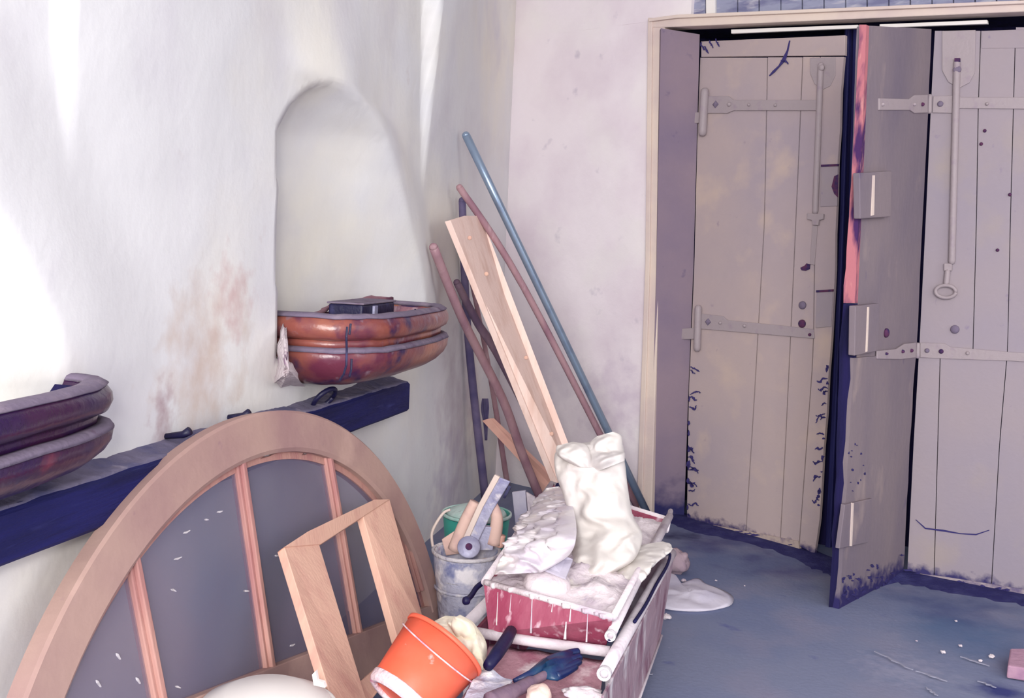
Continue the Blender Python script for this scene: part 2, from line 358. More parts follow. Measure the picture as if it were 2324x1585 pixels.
wb = mesh('wall_back', V, Fc, M_wallb, smooth=True); tag(wb, kind='structure')
v2 = bbox(s0, .13, 0, -.3, ztop+.04, 4.0)
mesh('upper_panel', *v2, M_wallb, wb)
v2 = bbox(s0, -.05, -.02, -.3, -.05, ztop+.04); mesh('masonry_core', *v2, M_wallb, wb)
v2 = bbox(2.6, 3.6, 0, -.3, -.05, 4.0); mesh('right_panel', *v2, M_wallb, wb)
# floor
V = []; nx, ny = 60, 110
for j in range(ny+1):
    for i in range(nx+1):
        x = -.1 + 5.3*i/nx; y = -3 + 11.0*j/ny
        V.append(Vector((x, y, .006*noise.noise(Vector((x*1.5, y*1.5, 0))) - .004)))
Fc = [(j*(nx+1)+i, j*(nx+1)+i+1, (j+1)*(nx+1)+i+1, (j+1)*(nx+1)+i) for j in range(ny) for i in range(nx)]
tag(mesh('floor', V, Fc, M_floor, smooth=True), kind='structure')
tag(mesh('wall_right', *box8([(5.0, -3, -.05), (5.2, -3, -.05), (5.2, 4.6, -.05), (5.0, 4.6, -.05), (5.0, -3, 4), (5.2, -3, 4), (5.2, 4.6, 4), (5.0, 4.6, 4)]), M_wall), kind='structure')
tag(mesh('ceiling', *box8([(-.45, -3, 4.0), (5.2, -3, 4.0), (5.2, 7.4, 4.0), (-.45, 7.4, 4.0), (-.45, -3, 4.1), (5.2, -3, 4.1), (5.2, 7.4, 4.1), (-.45, 7.4, 4.1)]), M_wall), kind='structure')
# dark lobby behind the doors
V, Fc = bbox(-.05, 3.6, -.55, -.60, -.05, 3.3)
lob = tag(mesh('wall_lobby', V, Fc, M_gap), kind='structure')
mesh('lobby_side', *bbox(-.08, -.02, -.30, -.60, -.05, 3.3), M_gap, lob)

# ------------------------------------------------------------------ door surround
def pbox(name, pl, pts, off, th, m, parent=None, bevel=0, **k): return mesh(name, *slab(pl, pts, off, th), m, parent, bevel=bevel, **k)
tr = tag(pbox('trim_1', BW, [(1476, 46), (1500, 46), (1508, 62), (1496, 600), (1478, 1168), (1452, 1168), (1470, 600)], .030, .06, M_cream, bevel=.004), kind='structure')
pbox('outer_bead', BW, [(1470, 40), (1480, 40), (1474, 600), (1456, 1168), (1444, 1168), (1464, 600)], .042, .05, M_cream, tr, bevel=.004)
lt = tag(pbox('trim_2', BW, [(1472, 44), (1534, 40), (2420, 4), (2420, 22), (1508, 62), (1478, 62)], .035, .10, M_cream, bevel=.005), kind='structure')
pbox('upper_bead', BW, [(1470, 42), (1534, 33), (2420, -4), (2420, 4), (1534, 41), (1472, 49)], .055, .07, M_cream, lt, bevel=.004)
# soffit of the lintel: dark timber head
hd = tag(mesh('trim_3', *prism([BW.p(1506, 62, -.03), BW.p(2420, 20, -.03), BW.p(2420, 0, -.03), BW.p(1506, 44, -.03)], -BW.n*.35), M_gap), kind='structure')
# reveal on the left of the opening
RV = Plane((1.13, 6.07), (1.29, 6.10))
rv = tag(pbox('trim_4', RV, [(1500, 64), (1588, 78), (1582, 300), (1574, 600), (1562, 900), (1552, 1190), (1474, 1172), (1490, 600)], .0, .10, M_reveal), kind='structure')
# transom above the lintel
tb = tag(mesh('window_1', *bbox(.13, 2.6, -.10, -.16, ztop+.02, 4.0), M_gap), kind='structure')
TB = Plane(tuple(bwp(0, -.03)[:2]), tuple(bwp(2, -.03)[:2]))
pbox('stile', TB, [(1534, -260), (1596, -260), (1600, 40), (1534, 42)], .0, .05, M_transom, tb, bevel=.004)
pbox('white_stile', TB, [(1600, -260), (1618, -260), (1622, 38), (1602, 40)], .01, .05, M_white, tb, bevel=.003)
x = 1626
for i in range(14):
    wd = 46
    pbox('board', TB, [(x, -260), (x+wd, -260), (x+wd, 40-(x-1600)*.045), (x, 40-(x-1600)*.045)], -.008+rng.uniform(-.004, .004), .04, M_transom, tb, bevel=.002)
    x += wd+3
# white bars painted in for the strip of light under the head
for nm, pts, lab in (('bright_strip', [(1659, 67), (1947, 56), (1947, 64), (1659, 76)], 'long white strip standing in for light under the lintel above the left door leaf'),
                     ('bright_strip', [(1996, 55), (2240, 45), (2241, 54), (1996, 63)], 'short white strip standing in for light under the lintel above the right door leaf')):
    tag(pbox(nm, BW, pts, -.02, .02, M_white, bevel=.002), lab, 'bright_strip')

# ------------------------------------------------------------------ doors
def rod(pl, a, b, wpx, off, name, m, parent, seg=10):
    A, B = pl.p(*a, off), pl.p(*b, off); r = wpx/2*(A - CAM).length/F
    d = (B-A).normalized(); P = [A, A + d*r*.35, A + d*r*1.0] + [A + (B-A)*t for t in (.25, .5, .75)] + [B - d*r, B - d*r*.35, B]
    return mesh(name, *tube(P, [r*.45, r*.85, r, r, r, r, r, r*.85, r*.45], seg), m, parent, smooth=True)
def dome(pl, c, rpx, off, name, m, parent, sq=False):
    A = pl.p(*c, off); r = rpx*(A-CAM).length/F
    pr = [(r, -.004), (r*.98, .003), (r*.75, .008), (r*.3, .011)]
    return mesh(name, *lathe(pr, A, pl.n, seg=4 if sq else 16), m, parent, smooth=not sq)

# --- left leaf
LL = Plane((1.29, 6.04), (1.98, 5.53))
d1 = tag(thing('door_1', None, None, tuple(fl(1700, 1215))), kind='structure')
def lx(tab, y): return interp(tab, y)
eL = [(92, 1590), (300, 1582), (600, 1575), (900, 1562), (1182, 1558)]
eR = [(78, 1918), (360, 1903), (640, 1893), (900, 1880), (1100, 1866), (1262, 1850)]
sA = [(127, 1742), (500, 1735), (900, 1712), (1220, 1692)]
sB = [(127, 1822), (300, 1815), (640, 1800), (1000, 1783), (1240, 1770)]
sC = [(127, 1862), (300, 1858), (480, 1850), (800, 1846), (1262, 1812)]
pbox('backing_board', LL, [(1592, 96), (1914, 82), (1893, 640), (1850, 1255), (1560, 1178), (1575, 600)], -.018, .012, M_gap, d1)
def plank(tL, tR, y0, y1l, y1r, pl, off, m, parent, g=1.1, seed=0, rag=0, th=.02):
    # ys run relative; left and right edges sampled
    n_ = 14; Lp, Rp = [], []
    for i in range(n_+1):
        t = i/n_; yl = y0 + (y1l-y0)*t; yr = y0 + (y1r-y0)*t
        a = lx(tL, yl) + g; b = lx(tR, yr) - g
        if rag: b += rag*noise.noise(Vector((yr*.03, seed, 1)))
        Lp.append((a, yl)); Rp.append((b, yr))
    return mesh('board', *slab(pl, Lp + Rp[::-1], off + rng.uniform(-.001, .001), th), m, parent)
plank(eL, sA, 131, 1180, 1212, LL, 0, M_door, d1)
plank(sA, sB, 130, 1212, 1228, LL, 0, M_door, d1)
plank(sB, sC, 129, 1226, 1236, LL, 0, M_door, d1)
pbox('ledge', LL, [(1591, 94), (1918, 80), (1917, 126), (1591, 129)], .004, .022, M_door, d1, bevel=.002)
plank(sC, eR, 129, 1240, 1258, LL, .003, M_door, d1, rag=6, seed=3)
V = []
pl_ = [(1562, 1183), (1640, 1196), (1720, 1211), (1812, 1229), (1815, 1256), (1780, 1248), (1740, 1246), (1700, 1229), (1655, 1226), (1620, 1212), (1590, 1214), (1560, 1200)]
pbox('ledge', LL, pl_, .006, .022, mat('door_ledge', rgb(176, 158, 150), .9, [(rgb(120, 104, 124), 16, .5, .64)], .4, 50), d1)
def strap(pl, pts, off, par, bolts=(), name='strap_hinge', m=None):
    o = pbox(name, pl, pts, off+.007, .009, m or M_iron, par, bevel=.0025)
    for b in bolts: dome(pl, b[:2], b[2], off+.008, 'bolt', b[3] if len(b) > 3 else M_iron, o, sq=(len(b) > 4))
    return o
st = strap(LL, [(1603, 218), (1652, 218), (1664, 227), (1857, 227), (1857, 251), (1664, 251), (1650, 257), (1603, 257)], .004, d1, [(1624, 237, 8, M_mdust, 1), (1655, 237, 5), (1700, 238, 3.5), (1760, 239, 3.5)])
rod(LL, (1600, 200), (1594, 309), 19, .018, 'hinge_pin', M_iron, st)
pbox('hinge_bracket', LL, [(1574, 255), (1592, 255), (1590, 279), (1574, 280)], .02, .03, M_iron, st, bevel=.004)
st = strap(LL, [(1590, 712), (1640, 718), (1650, 727), (1790, 741), (1846, 748), (1848, 769), (1790, 764), (1650, 752), (1640, 751), (1590, 747)], .004, d1, [(1607, 731, 8, M_mdust, 1), (1635, 733, 4), (1690, 740, 4), (1838, 760, 3.5, M_rust)])
rod(LL, (1585, 693), (1582, 798), 17, .018, 'hinge_pin', M_iron, st)
pbox('hinge_bracket', LL, [(1540, 747), (1576, 744), (1574, 770), (1540, 771)], .02, .03, M_iron, st, bevel=.004)
bl = rod(LL, (1863, 142), (1850, 486), 13, .014, 'bolt_rod', M_iron, d1)
pbox('shield_plate', LL, [(1838, 132), (1896, 130), (1896, 170), (1884, 195), (1866, 204), (1848, 190), (1838, 165)], .008, .008, M_iron, bl, bevel=.002)
pbox('guide_bracket', LL, [(1831, 484), (1868, 486), (1867, 498), (1858, 500), (1856, 512), (1843, 511), (1842, 500), (1831, 498)], .022, .02, M_iron, bl, bevel=.003)
dome(LL, (1864, 154), 7, .022, 'bolt', M_iron, bl)
pbox('catch_strip', LL, [(1843, 512), (1855, 512), (1848, 602), (1838, 600)], .010, .01, M_iron, d1, bevel=.002)
pbox('lock_plate', LL, [(1863, 378), (1901, 376), (1899, 468), (1861, 470)], .009, .012, M_door2, d1, bevel=.003)
pbox('lock_plate', LL, [(1853, 663), (1890, 661), (1886, 742), (1850, 745)], .009, .012, M_door2, d1, bevel=.003)
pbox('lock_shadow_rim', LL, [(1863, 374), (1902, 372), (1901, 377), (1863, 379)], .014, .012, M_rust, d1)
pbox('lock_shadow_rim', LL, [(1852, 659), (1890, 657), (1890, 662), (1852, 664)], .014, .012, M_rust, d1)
mesh('rust_patch', *slab(LL, [(1893, 400), (1902, 396), (1901, 448), (1893, 440), (1887, 424)], .012, .004), M_rust, d1)
mesh('rust_patch', *slab(LL, [(1816, 608), (1826, 603), (1830, 598), (1838, 600), (1837, 611), (1828, 615), (1819, 614)], .006, .006), M_rust, d1)
dome(LL, (1821, 693), 9, .004, 'bolt', M_mdust, d1); dome(LL, (1820, 735), 9, .004, 'bolt', M_rust, d1)
# flaked paint along the edges and the branching crack: thin recess filled with dark wood
def crack(pl, pts, off, par, wpx=2.5, name='crack'):
    if par is not None and name == 'crack' and len(pts) <= 4:      # roughen short flakes into splinters
        q = []
        for (xa, ya), (xb, yb) in zip(pts, pts[1:]):
            for t in (0, .25, .5, .75): q.append((xa+(xb-xa)*t + rng.uniform(-1.6, 1.6), ya+(yb-ya)*t + rng.uniform(-1.6, 1.6)))
        pts = q + [pts[-1]]; wpx = wpx*.55
    L_, R_ = [], []
    for i, (x, y) in enumerate(pts):
        w_ = wpx*(1-.75*abs(2*i/(len(pts)-1)-1))*rng.uniform(.5, 1.5) + .4
        a = pts[max(i-1, 0)]; b = pts[min(i+1, len(pts)-1)]; dx, dy = b[0]-a[0], b[1]-a[1]; l = math.hypot(dx, dy) or 1
        L_.append((x-dy/l*w_, y+dx/l*w_)); R_.append((x+dy/l*w_, y-dx/l*w_))
    return (slab(pl, L_ + R_[::-1], off, .003))
def flake(pl, x, y, off, sx, sy):
    k = rng.randint(7, 11); ph = rng.random()*6
    return slab(pl, [(x + sx*rng.uniform(.25, 1)*math.cos(ph+6.283*i/k), y + sy*rng.uniform(.25, 1)*math.sin(ph+6.283*i/k)) for i in range(k)], off, .003)
ck = [crack(LL, [(1792, 92), (1787, 115), (1779, 135), (1768, 150), (1755, 163), (1746, 172)], .0075, d1, 3), crack(LL, [(1773, 138), (1784, 140), (1789, 145)], .0075, d1, 3)]
for x, y in ((1590, 105), (1600, 112), (1610, 100), (1625, 97)): ck.append(crack(LL, [(x, y-8), (x+3, y), (x+9+rng.uniform(-4, 6), y+9)], .0095, d1, 3))
for i in range(44):
    side = i % 2; y = rng.uniform(820, 1170)
    x = (lx(eL, y)+2) if side == 0 else lx(eR, y)-4
    sg = 1 if side == 0 else -1; L0 = rng.uniform(4, 26)
    ck.append(crack(LL, [(x, y), (x+sg*L0*.4, y+rng.uniform(-4, 4)), (x+sg*L0*.7, y+rng.uniform(-5, 10)), (x+sg*L0, y+rng.uniform(-4, 14))], .0075, d1, rng.uniform(1.5, 4)) if i % 3 else flake(LL, x, y, .0075, rng.uniform(2, 7), rng.uniform(3, 14)))
for i in range(26):
    x = 1565 + rng.random()**1.6*250; y = 1182 + (x-1565)*.2 + rng.uniform(2, 28)
    ck.append(flake(LL, x, y, .010, rng.uniform(3, 16), rng.uniform(2, 6)))
tag(mesh('flaked_paint', *join(ck), mat('flake_dark', rgb(58, 50, 104), .9), d1), kind='stuff')

# --- post and dark strip between the leaves
PO = Plane((1.93, 5.86), (2.30, 5.66))
po = tag(thing('trim_5', None, None, (2.05, 5.8, 0)), kind='structure')
pbox('post_face', PO, [(1915, 60), (1962, 60), (1950, 500), (1935, 1000), (1905, 1275), (1850, 1275), (1868, 1000), (1893, 500)], .02, .12, M_gap, po, bevel=.006)
pbox('post_bead', PO, [(1918, 66), (1928, 66), (1914, 500), (1900, 860), (1884, 1250), (1872, 1250), (1890, 860), (1905, 500)], .045, .03, M_post, po, bevel=.004)
pbox('post_bead', PO, [(1936, 66), (1944, 66), (1932, 500), (1914, 900), (1900, 1250), (1892, 1250), (1906, 900), (1924, 500)], .040, .03, M_post, po, bevel=.004)

# --- middle leaf (folded towards the room)
ML = Plane((1.985, 4.65), (2.40, 5.38))
d2 = tag(thing('door_2', None, None, tuple(fl(1960, 1350))), kind='structure')
mL = [(58, 1966), (300, 1957), (500, 1948), (690, 1940), (800, 1938), (1100, 1922), (1385, 1905)]
mR = [(66, 2114), (215, 2108), (500, 2094), (780, 2081), (1000, 2066), (1302, 2050)]
def leafpoly(tL, tR, y0l, y1l, y0r, y1r, g=0, n_=12, rag=0, seed=0):
    a = [(lx(tL, y0l+(y1l-y0l)*i/n_)+g + rag*noise.noise(Vector((i*1.7, seed, 0))), y0l+(y1l-y0l)*i/n_) for i in range(n_+1)]
    b = [(lx(tR, y0r+(y1r-y0r)*i/n_)-g + rag*noise.noise(Vector((i*1.7, seed, 5))), y0r+(y1r-y0r)*i/n_) for i in range(n_+1)]
    return a + b[::-1]
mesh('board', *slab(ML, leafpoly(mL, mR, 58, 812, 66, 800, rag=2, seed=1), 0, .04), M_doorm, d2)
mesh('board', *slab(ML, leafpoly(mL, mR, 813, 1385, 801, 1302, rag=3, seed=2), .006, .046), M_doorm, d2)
# the leaf's bare edge, seen end-on
eo = -.0
def edge_strip(y0, y1, m, name, extra=0., rag=0., seed=0):
    n_ = 16; A, B = [], []
    for i in range(n_+1):
        y = y0 + (y1-y0)*i/n_
        w_ = interp([(55, 15), (500, 22), (690, 27), (800, 32), (1390, 23)], y)
        P = ML.p(lx(mL, y), y, .002); r = ray(lx(mL, y) - w_ + rag*noise.noise(Vector((y*.03, seed, 0))), y)
        # edge surface: plane perpendicular to the leaf through P (normal -ML.d), slightly skewed so that it is seen
        nn = (-ML.d*.80 + ML.n*.6).normalized()
        t = (P - CAM).dot(nn)/r.dot(nn); A.append(P + ML.n*extra); B.append(CAM + r*t + ML.n*extra)
    V = A + B + [p + ML.d*.03 for p in A] + [p + ML.d*.03 for p in B]; k = n_+1
    Fc = [(i, i+1, k+i+1, k+i) for i in range(n_)] + [(2*k+i, 3*k+i, 3*k+i+1, 2*k+i+1) for i in range(n_)]
    Fc += [(i, 2*k+i, 2*k+i+1, i+1) for i in range(n_)] + [(k+i, k+i+1, 3*k+i+1, 3*k+i) for i in range(n_)]
    Fc += [(0, k, 3*k, 2*k), (n_, 2*k+n_, 3*k+n_, k+n_)]
    return mesh(name, V, Fc, m, d2)
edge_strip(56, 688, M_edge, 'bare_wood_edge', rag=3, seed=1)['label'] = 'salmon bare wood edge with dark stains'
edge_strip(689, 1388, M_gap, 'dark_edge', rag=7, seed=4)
st = strap(ML, [(1996, 223), (2064, 225), (2076, 216), (2106, 215), (2106, 256), (2076, 257), (2066, 250), (1996, 250)], .0, d2, [(2002, 237, 4), (2074, 237, 3.5), (2093, 237, 4, M_rust)])
st = strap(ML, [(1992, 797), (2035, 793), (2054, 781), (2080, 778), (2079, 812), (2045, 816), (1992, 815)], .006, d2, [(2011, 803, 3, M_rust), (2048, 798, 4, M_rust), (2068, 796, 4, M_rust)])
lk = pbox('lock_box', ML, [(1951, 393), (2024, 388), (2022, 492), (1953, 497)], .03, .03, M_doorm, d2, bevel=.004)
pbox('white_ridge', ML, [(1982, 398), (1986, 398), (1984, 488), (1978, 490)], .034, .006, M_cream, lk)
lk = pbox('lock_box', ML, [(1942, 695), (1996, 689), (1993, 797), (1940, 808)], .03, .03, M_doorm, d2, bevel=.004)
pbox('white_ridge', ML, [(1970, 697), (1973, 697), (1969, 798), (1966, 799)], .034, .006, M_cream, lk)
lk = pbox('latch_plate', ML, [(1918, 1146), (1980, 1132), (1976, 1216), (1970, 1232), (1905, 1246)], .02, .02, M_doorm, d2, bevel=.003)
pbox('white_ridge', ML, [(1934, 1142), (1938, 1142), (1934, 1240), (1930, 1240)], .024, .006, M_cream, lk)
dome(ML, (2012, 756), 10, .004, 'rusty_bolt', M_rust, d2)
ck = []
for i in range(40):
    t = rng.random(); x = 1912 + t*138; y = 1370 - t*62 - rng.random()**2*60 + 4
    ck.append(flake(ML, x, y, .0085, rng.uniform(2, 9), rng.uniform(2, 9)))
for i in range(14):
    x = rng.uniform(1925, 1965); y = rng.uniform(1000, 1120); ck.append(flake(ML, x, y, .0085, rng.uniform(1, 3.5), rng.uniform(1, 5)))
tag(mesh('flaked_paint', *join(ck), mat('flake_dark_2', rgb(50, 44, 98), .9), d2), kind='stuff')

# --- right leaf
RL = Plane((2.42, 5.35), (2.85, 5.19))
d3 = tag(thing('door_3', None, None, tuple(fl(2200, 1330))), kind='structure')
rL = [(68, 2121), (215, 2113), (500, 2100), (780, 2086), (1000, 2073), (1302, 2058)]
sD = [(68, 2232), (250, 2222), (500, 2216), (800, 2208), (830, 2134), (1000, 2127), (1300, 2120)]
rE = [(60, 2305), (500, 2293), (790, 2287), (1000, 2269), (1330, 2250)]
rF = [(60, 2400), (1360, 2360)]
pbox('backing_board', RL, [(2126, 72), (2396, 66), (2360, 1358), (2066, 1300)], -.02, .015, M_gap, d3)
def rpoly(tL, tR, y0, y1l, y1r, off, g=1.0):
    return mesh('board', *slab(RL, leafpoly(tL, tR, y0, y1l, y0, y1r, g), off, .02), M_door2, d3)
rpoly(rL, [(68, 2226), (250, 2220), (500, 2216), (800, 2208)], 70, 799, 799, 0)
rpoly([(68, 2226), (250, 2220), (500, 2216), (800, 2208)], rE, 70, 799, 799, .001)
rpoly(rL, [(800, 2134), (1300, 2120)], 800, 1296, 1308, 0)
rpoly([(800, 2134), (1300, 2120)], rE, 800, 1308, 1326, .001)
rpoly(rE, rF, 62, 1328, 1352, .0)
pbox('ledge', RL, [(2060, 1300), (2130, 1308), (2210, 1320), (2296, 1334), (2360, 1345), (2360, 1366), (2296, 1353), (2230, 1346), (2180, 1330), (2110, 1328), (2060, 1312)], .006, .022, mat('door_ledge_2', rgb(166, 152, 156), .9, [(rgb(110, 98, 128), 16, .46, .6)], .4, 50), d3)
pbox('ledge', RL, [(2228, 70), (2396, 64), (2396, 108), (2228, 110)], .004, .02, M_door2, d3, bevel=.002)
st = strap(RL, [(2118, 218), (2163, 217), (2178, 221), (2380, 221), (2380, 248), (2178, 246), (2163, 257), (2116, 256)], .002, d3, [(2134, 236, 6, M_mdust), (2240, 236, 3.5)])
st = strap(RL, [(2088, 778), (2144, 780), (2156, 788), (2300, 800), (2380, 806), (2380, 826), (2300, 820), (2150, 815), (2088, 812)], .002, d3, [(2104, 796, 5, M_mdust), (2136, 798, 5, M_rust), (2196, 802, 4)])
rod(RL, (2110, 214), (2109, 258), 10, .012, 'hinge_knuckle', M_iron, st); rod(RL, (2083, 778), (2082, 814), 10, .012, 'hinge_knuckle', M_iron, st)
bl = rod(RL, (2172, 134), (2160, 600), 14, .014, 'bolt_rod', M_iron, d3)
pbox('shield_plate', RL, [(2138, 70), (2214, 68), (2212, 165), (2200, 188), (2176, 200), (2152, 186), (2138, 160)], .008, .008, M_iron, bl, bevel=.002)
dome(RL, (2172, 158), 8, .020, 'bolt', M_mdust, bl)
pbox('rod_slot', RL, [(2166, 132), (2179, 132), (2179, 140), (2166, 140)], .03, .01, M_rust, bl)
pbox('guide_bracket', RL, [(2142, 598), (2160, 598), (2160, 615), (2142, 615)], .022, .02, M_iron, bl, bevel=.003)
rod(RL, (2151, 612), (2147, 648), 12, .016, 'pull_stem', M_iron, bl)
c = RL.p(2146, 662, .022); u = RL.d; v = Vector((0, 0, 1)); k_ = (c-CAM).length/F
ring = [c + u*math.cos(a)*20*k_ + v*math.sin(a)*13*k_ for a in [2*math.pi*i/24 for i in range(25)]]
mesh('pull_ring', *tube(ring, .009, 8), M_iron, bl, smooth=True)
dome(RL, (2167, 748), 9, .004, 'bolt', M_mdust, d3)
for x, y in ((2235, 297), (2227, 327), (2292, 442), (2264, 568)): dome(RL, (x, y), 3.5, .002, 'nail_head', M_rust, d3)
ck = []
for i in range(46):
    t = rng.random(); x = 2058 + t**1.3*235; y = 1298 + t*46 + rng.uniform(-6, 22)*(1-.4*t)
    ck.append(flake(RL, x, y, .0125, rng.uniform(3, 18), rng.uniform(2, 7)))
ck.append(crack(RL, [(2078, 1180), (2100, 1200), (2140, 1205), (2180, 1212), (2215, 1214), (2245, 1204)], .0035, d3, 1.6))
tag(mesh('flaked_paint', *join(ck), mat('flake_dark_3', rgb(56, 50, 104), .9), d3), kind='stuff')
# dirt swept against the doors
V, Fc = [], []; nn_ = 60
pth = [(1500, 1168), (1548, 1180), (1600, 1200), (1700, 1222), (1800, 1250), (1860, 1275), (1900, 1290), (1960, 1330), (2056, 1308), (2150, 1326), (2296, 1356), (2380, 1372)]
pp = catmull([fl(x, y) for x, y in pth], 6)
for i, p in enumerate(pp):
    wv = .05 + .05*noise.noise(Vector((i*.7, 0, 0))); nrm = Vector((-.45, -.89, 0))
    V += [p - nrm*.10 + Vector((0, 0, .012)), p + Vector((0, 0, .016)), p + nrm*wv + Vector((0, 0, .007)), p + nrm*(wv+.09) + Vector((0, 0, -.006))]
for i in range(len(pp)-1):
    for j in range(3): Fc.append((i*4+j, i*4+j+1, i*4+j+5, i*4+j+4))
tag(mesh('dirt_ridge', V, Fc, M_dirt, smooth=True), 'dark ridge of swept dirt along the foot of the doors', 'dirt', kind='stuff')

# ------------------------------------------------------------------ mangers
def plan_curve(y0, y1, xm, n_=48):
    """from the wall at the near end, round the front, back to the wall at the far end"""
    L_ = y1-y0; P = []
    for i in range(n_+1):
        a = math.pi*i/n_; c, s = math.cos(a), math.sin(a)
        px_ = xm*abs(s)**.55; py_ = (y0+y1)/2 - L_/2*(1 if c > 0 else -1)*abs(c)**.62
        P.append(Vector((px_, py_, 0)))
    return P
def manger(label, y0, y1, xm, zt, mats, sv=1.0):
    t = thing('manger', label, 'manger', (.12, (y0+y1)/2, zt-.25))
    mg, md, mi = mats
    def band(prof, name, m, par=t, closed=True):     # prof [(out, z)] closed section
        P = plan_curve(y0, y1, xm); V, Fc = [], []; k = len(prof)
        for i, p in enumerate(P):
            a = P[max(i-1, 0)]; b = P[min(i+1, len(P)-1)]; d = (b-a).normalized(); nr = Vector((d.y, -d.x, 0))
            if i == 0: nr = Vector((0, -1, 0))
            if i == len(P)-1: nr = Vector((0, 1, 0))
            base = Vector((p.x if 0 < i < len(P)-1 else -.06, p.y, 0))
            for o_, z_ in prof: V.append(base + nr*o_ + Vector((0, 0, zt + z_*sv + .004*noise.noise(Vector((i*.3, z_*9, 0))))))
        for i in range(len(P)-1):
            for j in range(k): Fc.append((i*k+j, i*k+(j+1) % k, (i+1)*k+(j+1) % k, (i+1)*k+j))
        Fc += [tuple(range(k)), tuple((len(P)-1)*k+j for j in range(k))]
        return mesh(name, V, Fc, m, par, smooth=True)
    up_ = band([(-.050, -.020), (-.046, -.004), (-.030, .004), (-.012, .003), (.004, -.006), (.014, -.024), (.016, -.045), (.008, -.066), (-.012, -.078), (-.050, -.078)], 'upper_roll', mg)
    dst = band([(-.048, -.004), (-.042, .009), (-.026, .013), (-.008, .011), (.007, .001), (.004, -.004), (-.01, .004), (-.03, .005)], 'dusty_rim', md, up_)
    band([(-.050, -.074), (-.014, -.074), (-.016, -.112), (-.050, -.112)], 'recessed_band', mg)
    lo = band([(-.055, -.110), (-.012, -.106), (.008, -.110), (.017, -.125), (.014, -.150), (0, -.178), (-.026, -.205), (-.060, -.226), (-.11, -.240), (-.15, -.240), (-.15, -.215), (-.08, -.20)], 'lower_bowl', mg)
    band([(-.022, -.104), (.0, -.100), (.012, -.106), (.019, -.118), (.012, -.116), (.0, -.108), (-.02, -.108)], 'dusty_ledge', md, lo)
    # inside: basin sheet from the rim down to a floor
    P = plan_curve(y0, y1, xm); cen = Vector((xm*.42, (y0+y1)/2, 0)); V, Fc = [], []
    lv = [(0, -.01, -.045), (.05, -.08, -.05), (.16, -.16, -.05), (.55, -.20, -.05), (1, -.205, -.05)]
    for i, p in enumerate(P + [Vector((-.05, y1-.05, 0)), Vector((-.05, (y0+y1)/2, 0)), Vector((-.05, y0+.05, 0))]):
        for f_, z_, o_ in lv:
            q = p + (cen-p)*(f_*.98+.10); V.append(q + Vector((0, 0, zt+z_)))
    n_ = len(P)+3; k = len(lv)
    for i in range(n_):
        for j in range(k-1): Fc.append((i*k+j, i*k+j+1, ((i+1) % n_)*k+j+1, ((i+1) % n_)*k+j))
    Fc.append(tuple(i*k+k-1 for i in range(n_)))
    mesh('basin', V, Fc, mi, t, smooth=True)
    # back lip against the wall
    if sv == 1.0: bl_ = catmull([(-.0, y0+.02, zt+.002), (.012, y0+.25, zt-.008), (-.02, y0+.45, zt+.01), (.0, (y0+y1)/2, zt+.02), (.005, y1-.35, zt+.03), (.02, y1-.08, zt+.02)], 6)
    if sv == 1.0: mesh('back_lip', *tube(bl_, [.009+.006*noise.noise(Vector((i*.5, y0, 0))) for i in range(len(bl_))], 8, wob=.2), mi, t, smooth=True)
    return t, lo
tB, loB = manger('brown glazed horse manger with two rolled rims, under the arched niche near the poles', 3.24, 4.38, .32, 1.262, (M_glaze, M_mdust, M_inner))
# cracks in the glaze
ck = []
def mpt(px, py, x): return wl(px, py, x)
for pts in ([(788, 742), (786, 765), (787, 795), (786, 830), (780, 850), (772, 862)], [(796, 735), (793, 760)], [(798, 815), (797, 840), (793, 856)], [(942, 702), (944, 722), (936, 745), (935, 762)]):
    mesh('glaze_crack', *tube([wl(x, y, .336 if x < 900 else .30) for x, y in pts], .0035, 6), M_blackiron, tB)
# hayrack socket: dark iron box in the far middle of the basin
cx, cy, cz = .11, 3.68, 1.07
ib = thing('iron_box', 'small dark iron box standing inside the brown manger', 'box', (cx, cy, cz))
c0 = wl(766, 716, .12); 
def ibox(x0, x1, y0, y1, z0, z1): return box8([(x0, y0, z0), (x1, y0, z0), (x1, y1, z0), (x0, y1, z0), (x0, y0, z1), (x1, y0, z1), (x1, y1, z1), (x0, y1, z1)])
mesh('body', *ibox(.05, .18, 3.50, 3.86, 1.07, 1.296), M_blackiron, ib, bevel=.008)
mesh('dusty_top', *ibox(.045, .185, 3.495, 3.865, 1.296, 1.303), M_mdust, ib, bevel=.003)
mesh('latch', *ibox(.180, .190, 3.60, 3.64, 1.24, 1.290), M_toolgrey, ib, bevel=.003)
tA, loA = manger('dark purple-brown glazed horse manger at the left, nearest the camera', .72, 2.05, .22, 1.185, (M_glazed, M_mdust, M_gap), .80)
# rough plaster chipped round the left end of the far manger
V, Fc = [], []; nz_, ny_ = 26, 14
pat = [(640, 735), (632, 780), (628, 830), (624, 868), (640, 878), (690, 876), (680, 850), (668, 826), (655, 815), (652, 790), (650, 740)]
mesh_pts = [wl(x + rng.uniform(-3, 3), y + rng.uniform(-3, 3), .03) for x, y in pat]
pts3 = []
for i, (x, y) in enumerate(pat):
    x2, y2 = pat[(i+1) % len(pat)]
    for t in (0, .33, .66): pts3.append((x+(x2-x)*t + rng.uniform(-3, 3), y+(y2-y)*t + rng.uniform(-3, 3)))
ctr = (656, 842); n_ = len(pts3); V = []; rr_ = 7
for j in range(rr_+1):
    f_ = 1-j/rr_
    for i, (x, y) in enumerate(pts3):
        qx, qy = ctr[0]+(x-ctr[0])*f_, ctr[1]+(y-ctr[1])*f_
        V.append(wl(qx, qy, .0 + .14*(1-f_**2)*(1 + .22*noise.noise(Vector((qx*.07, qy*.07, 2))) + .1*noise.noise(Vector((qx*.25, qy*.25, 2))))))
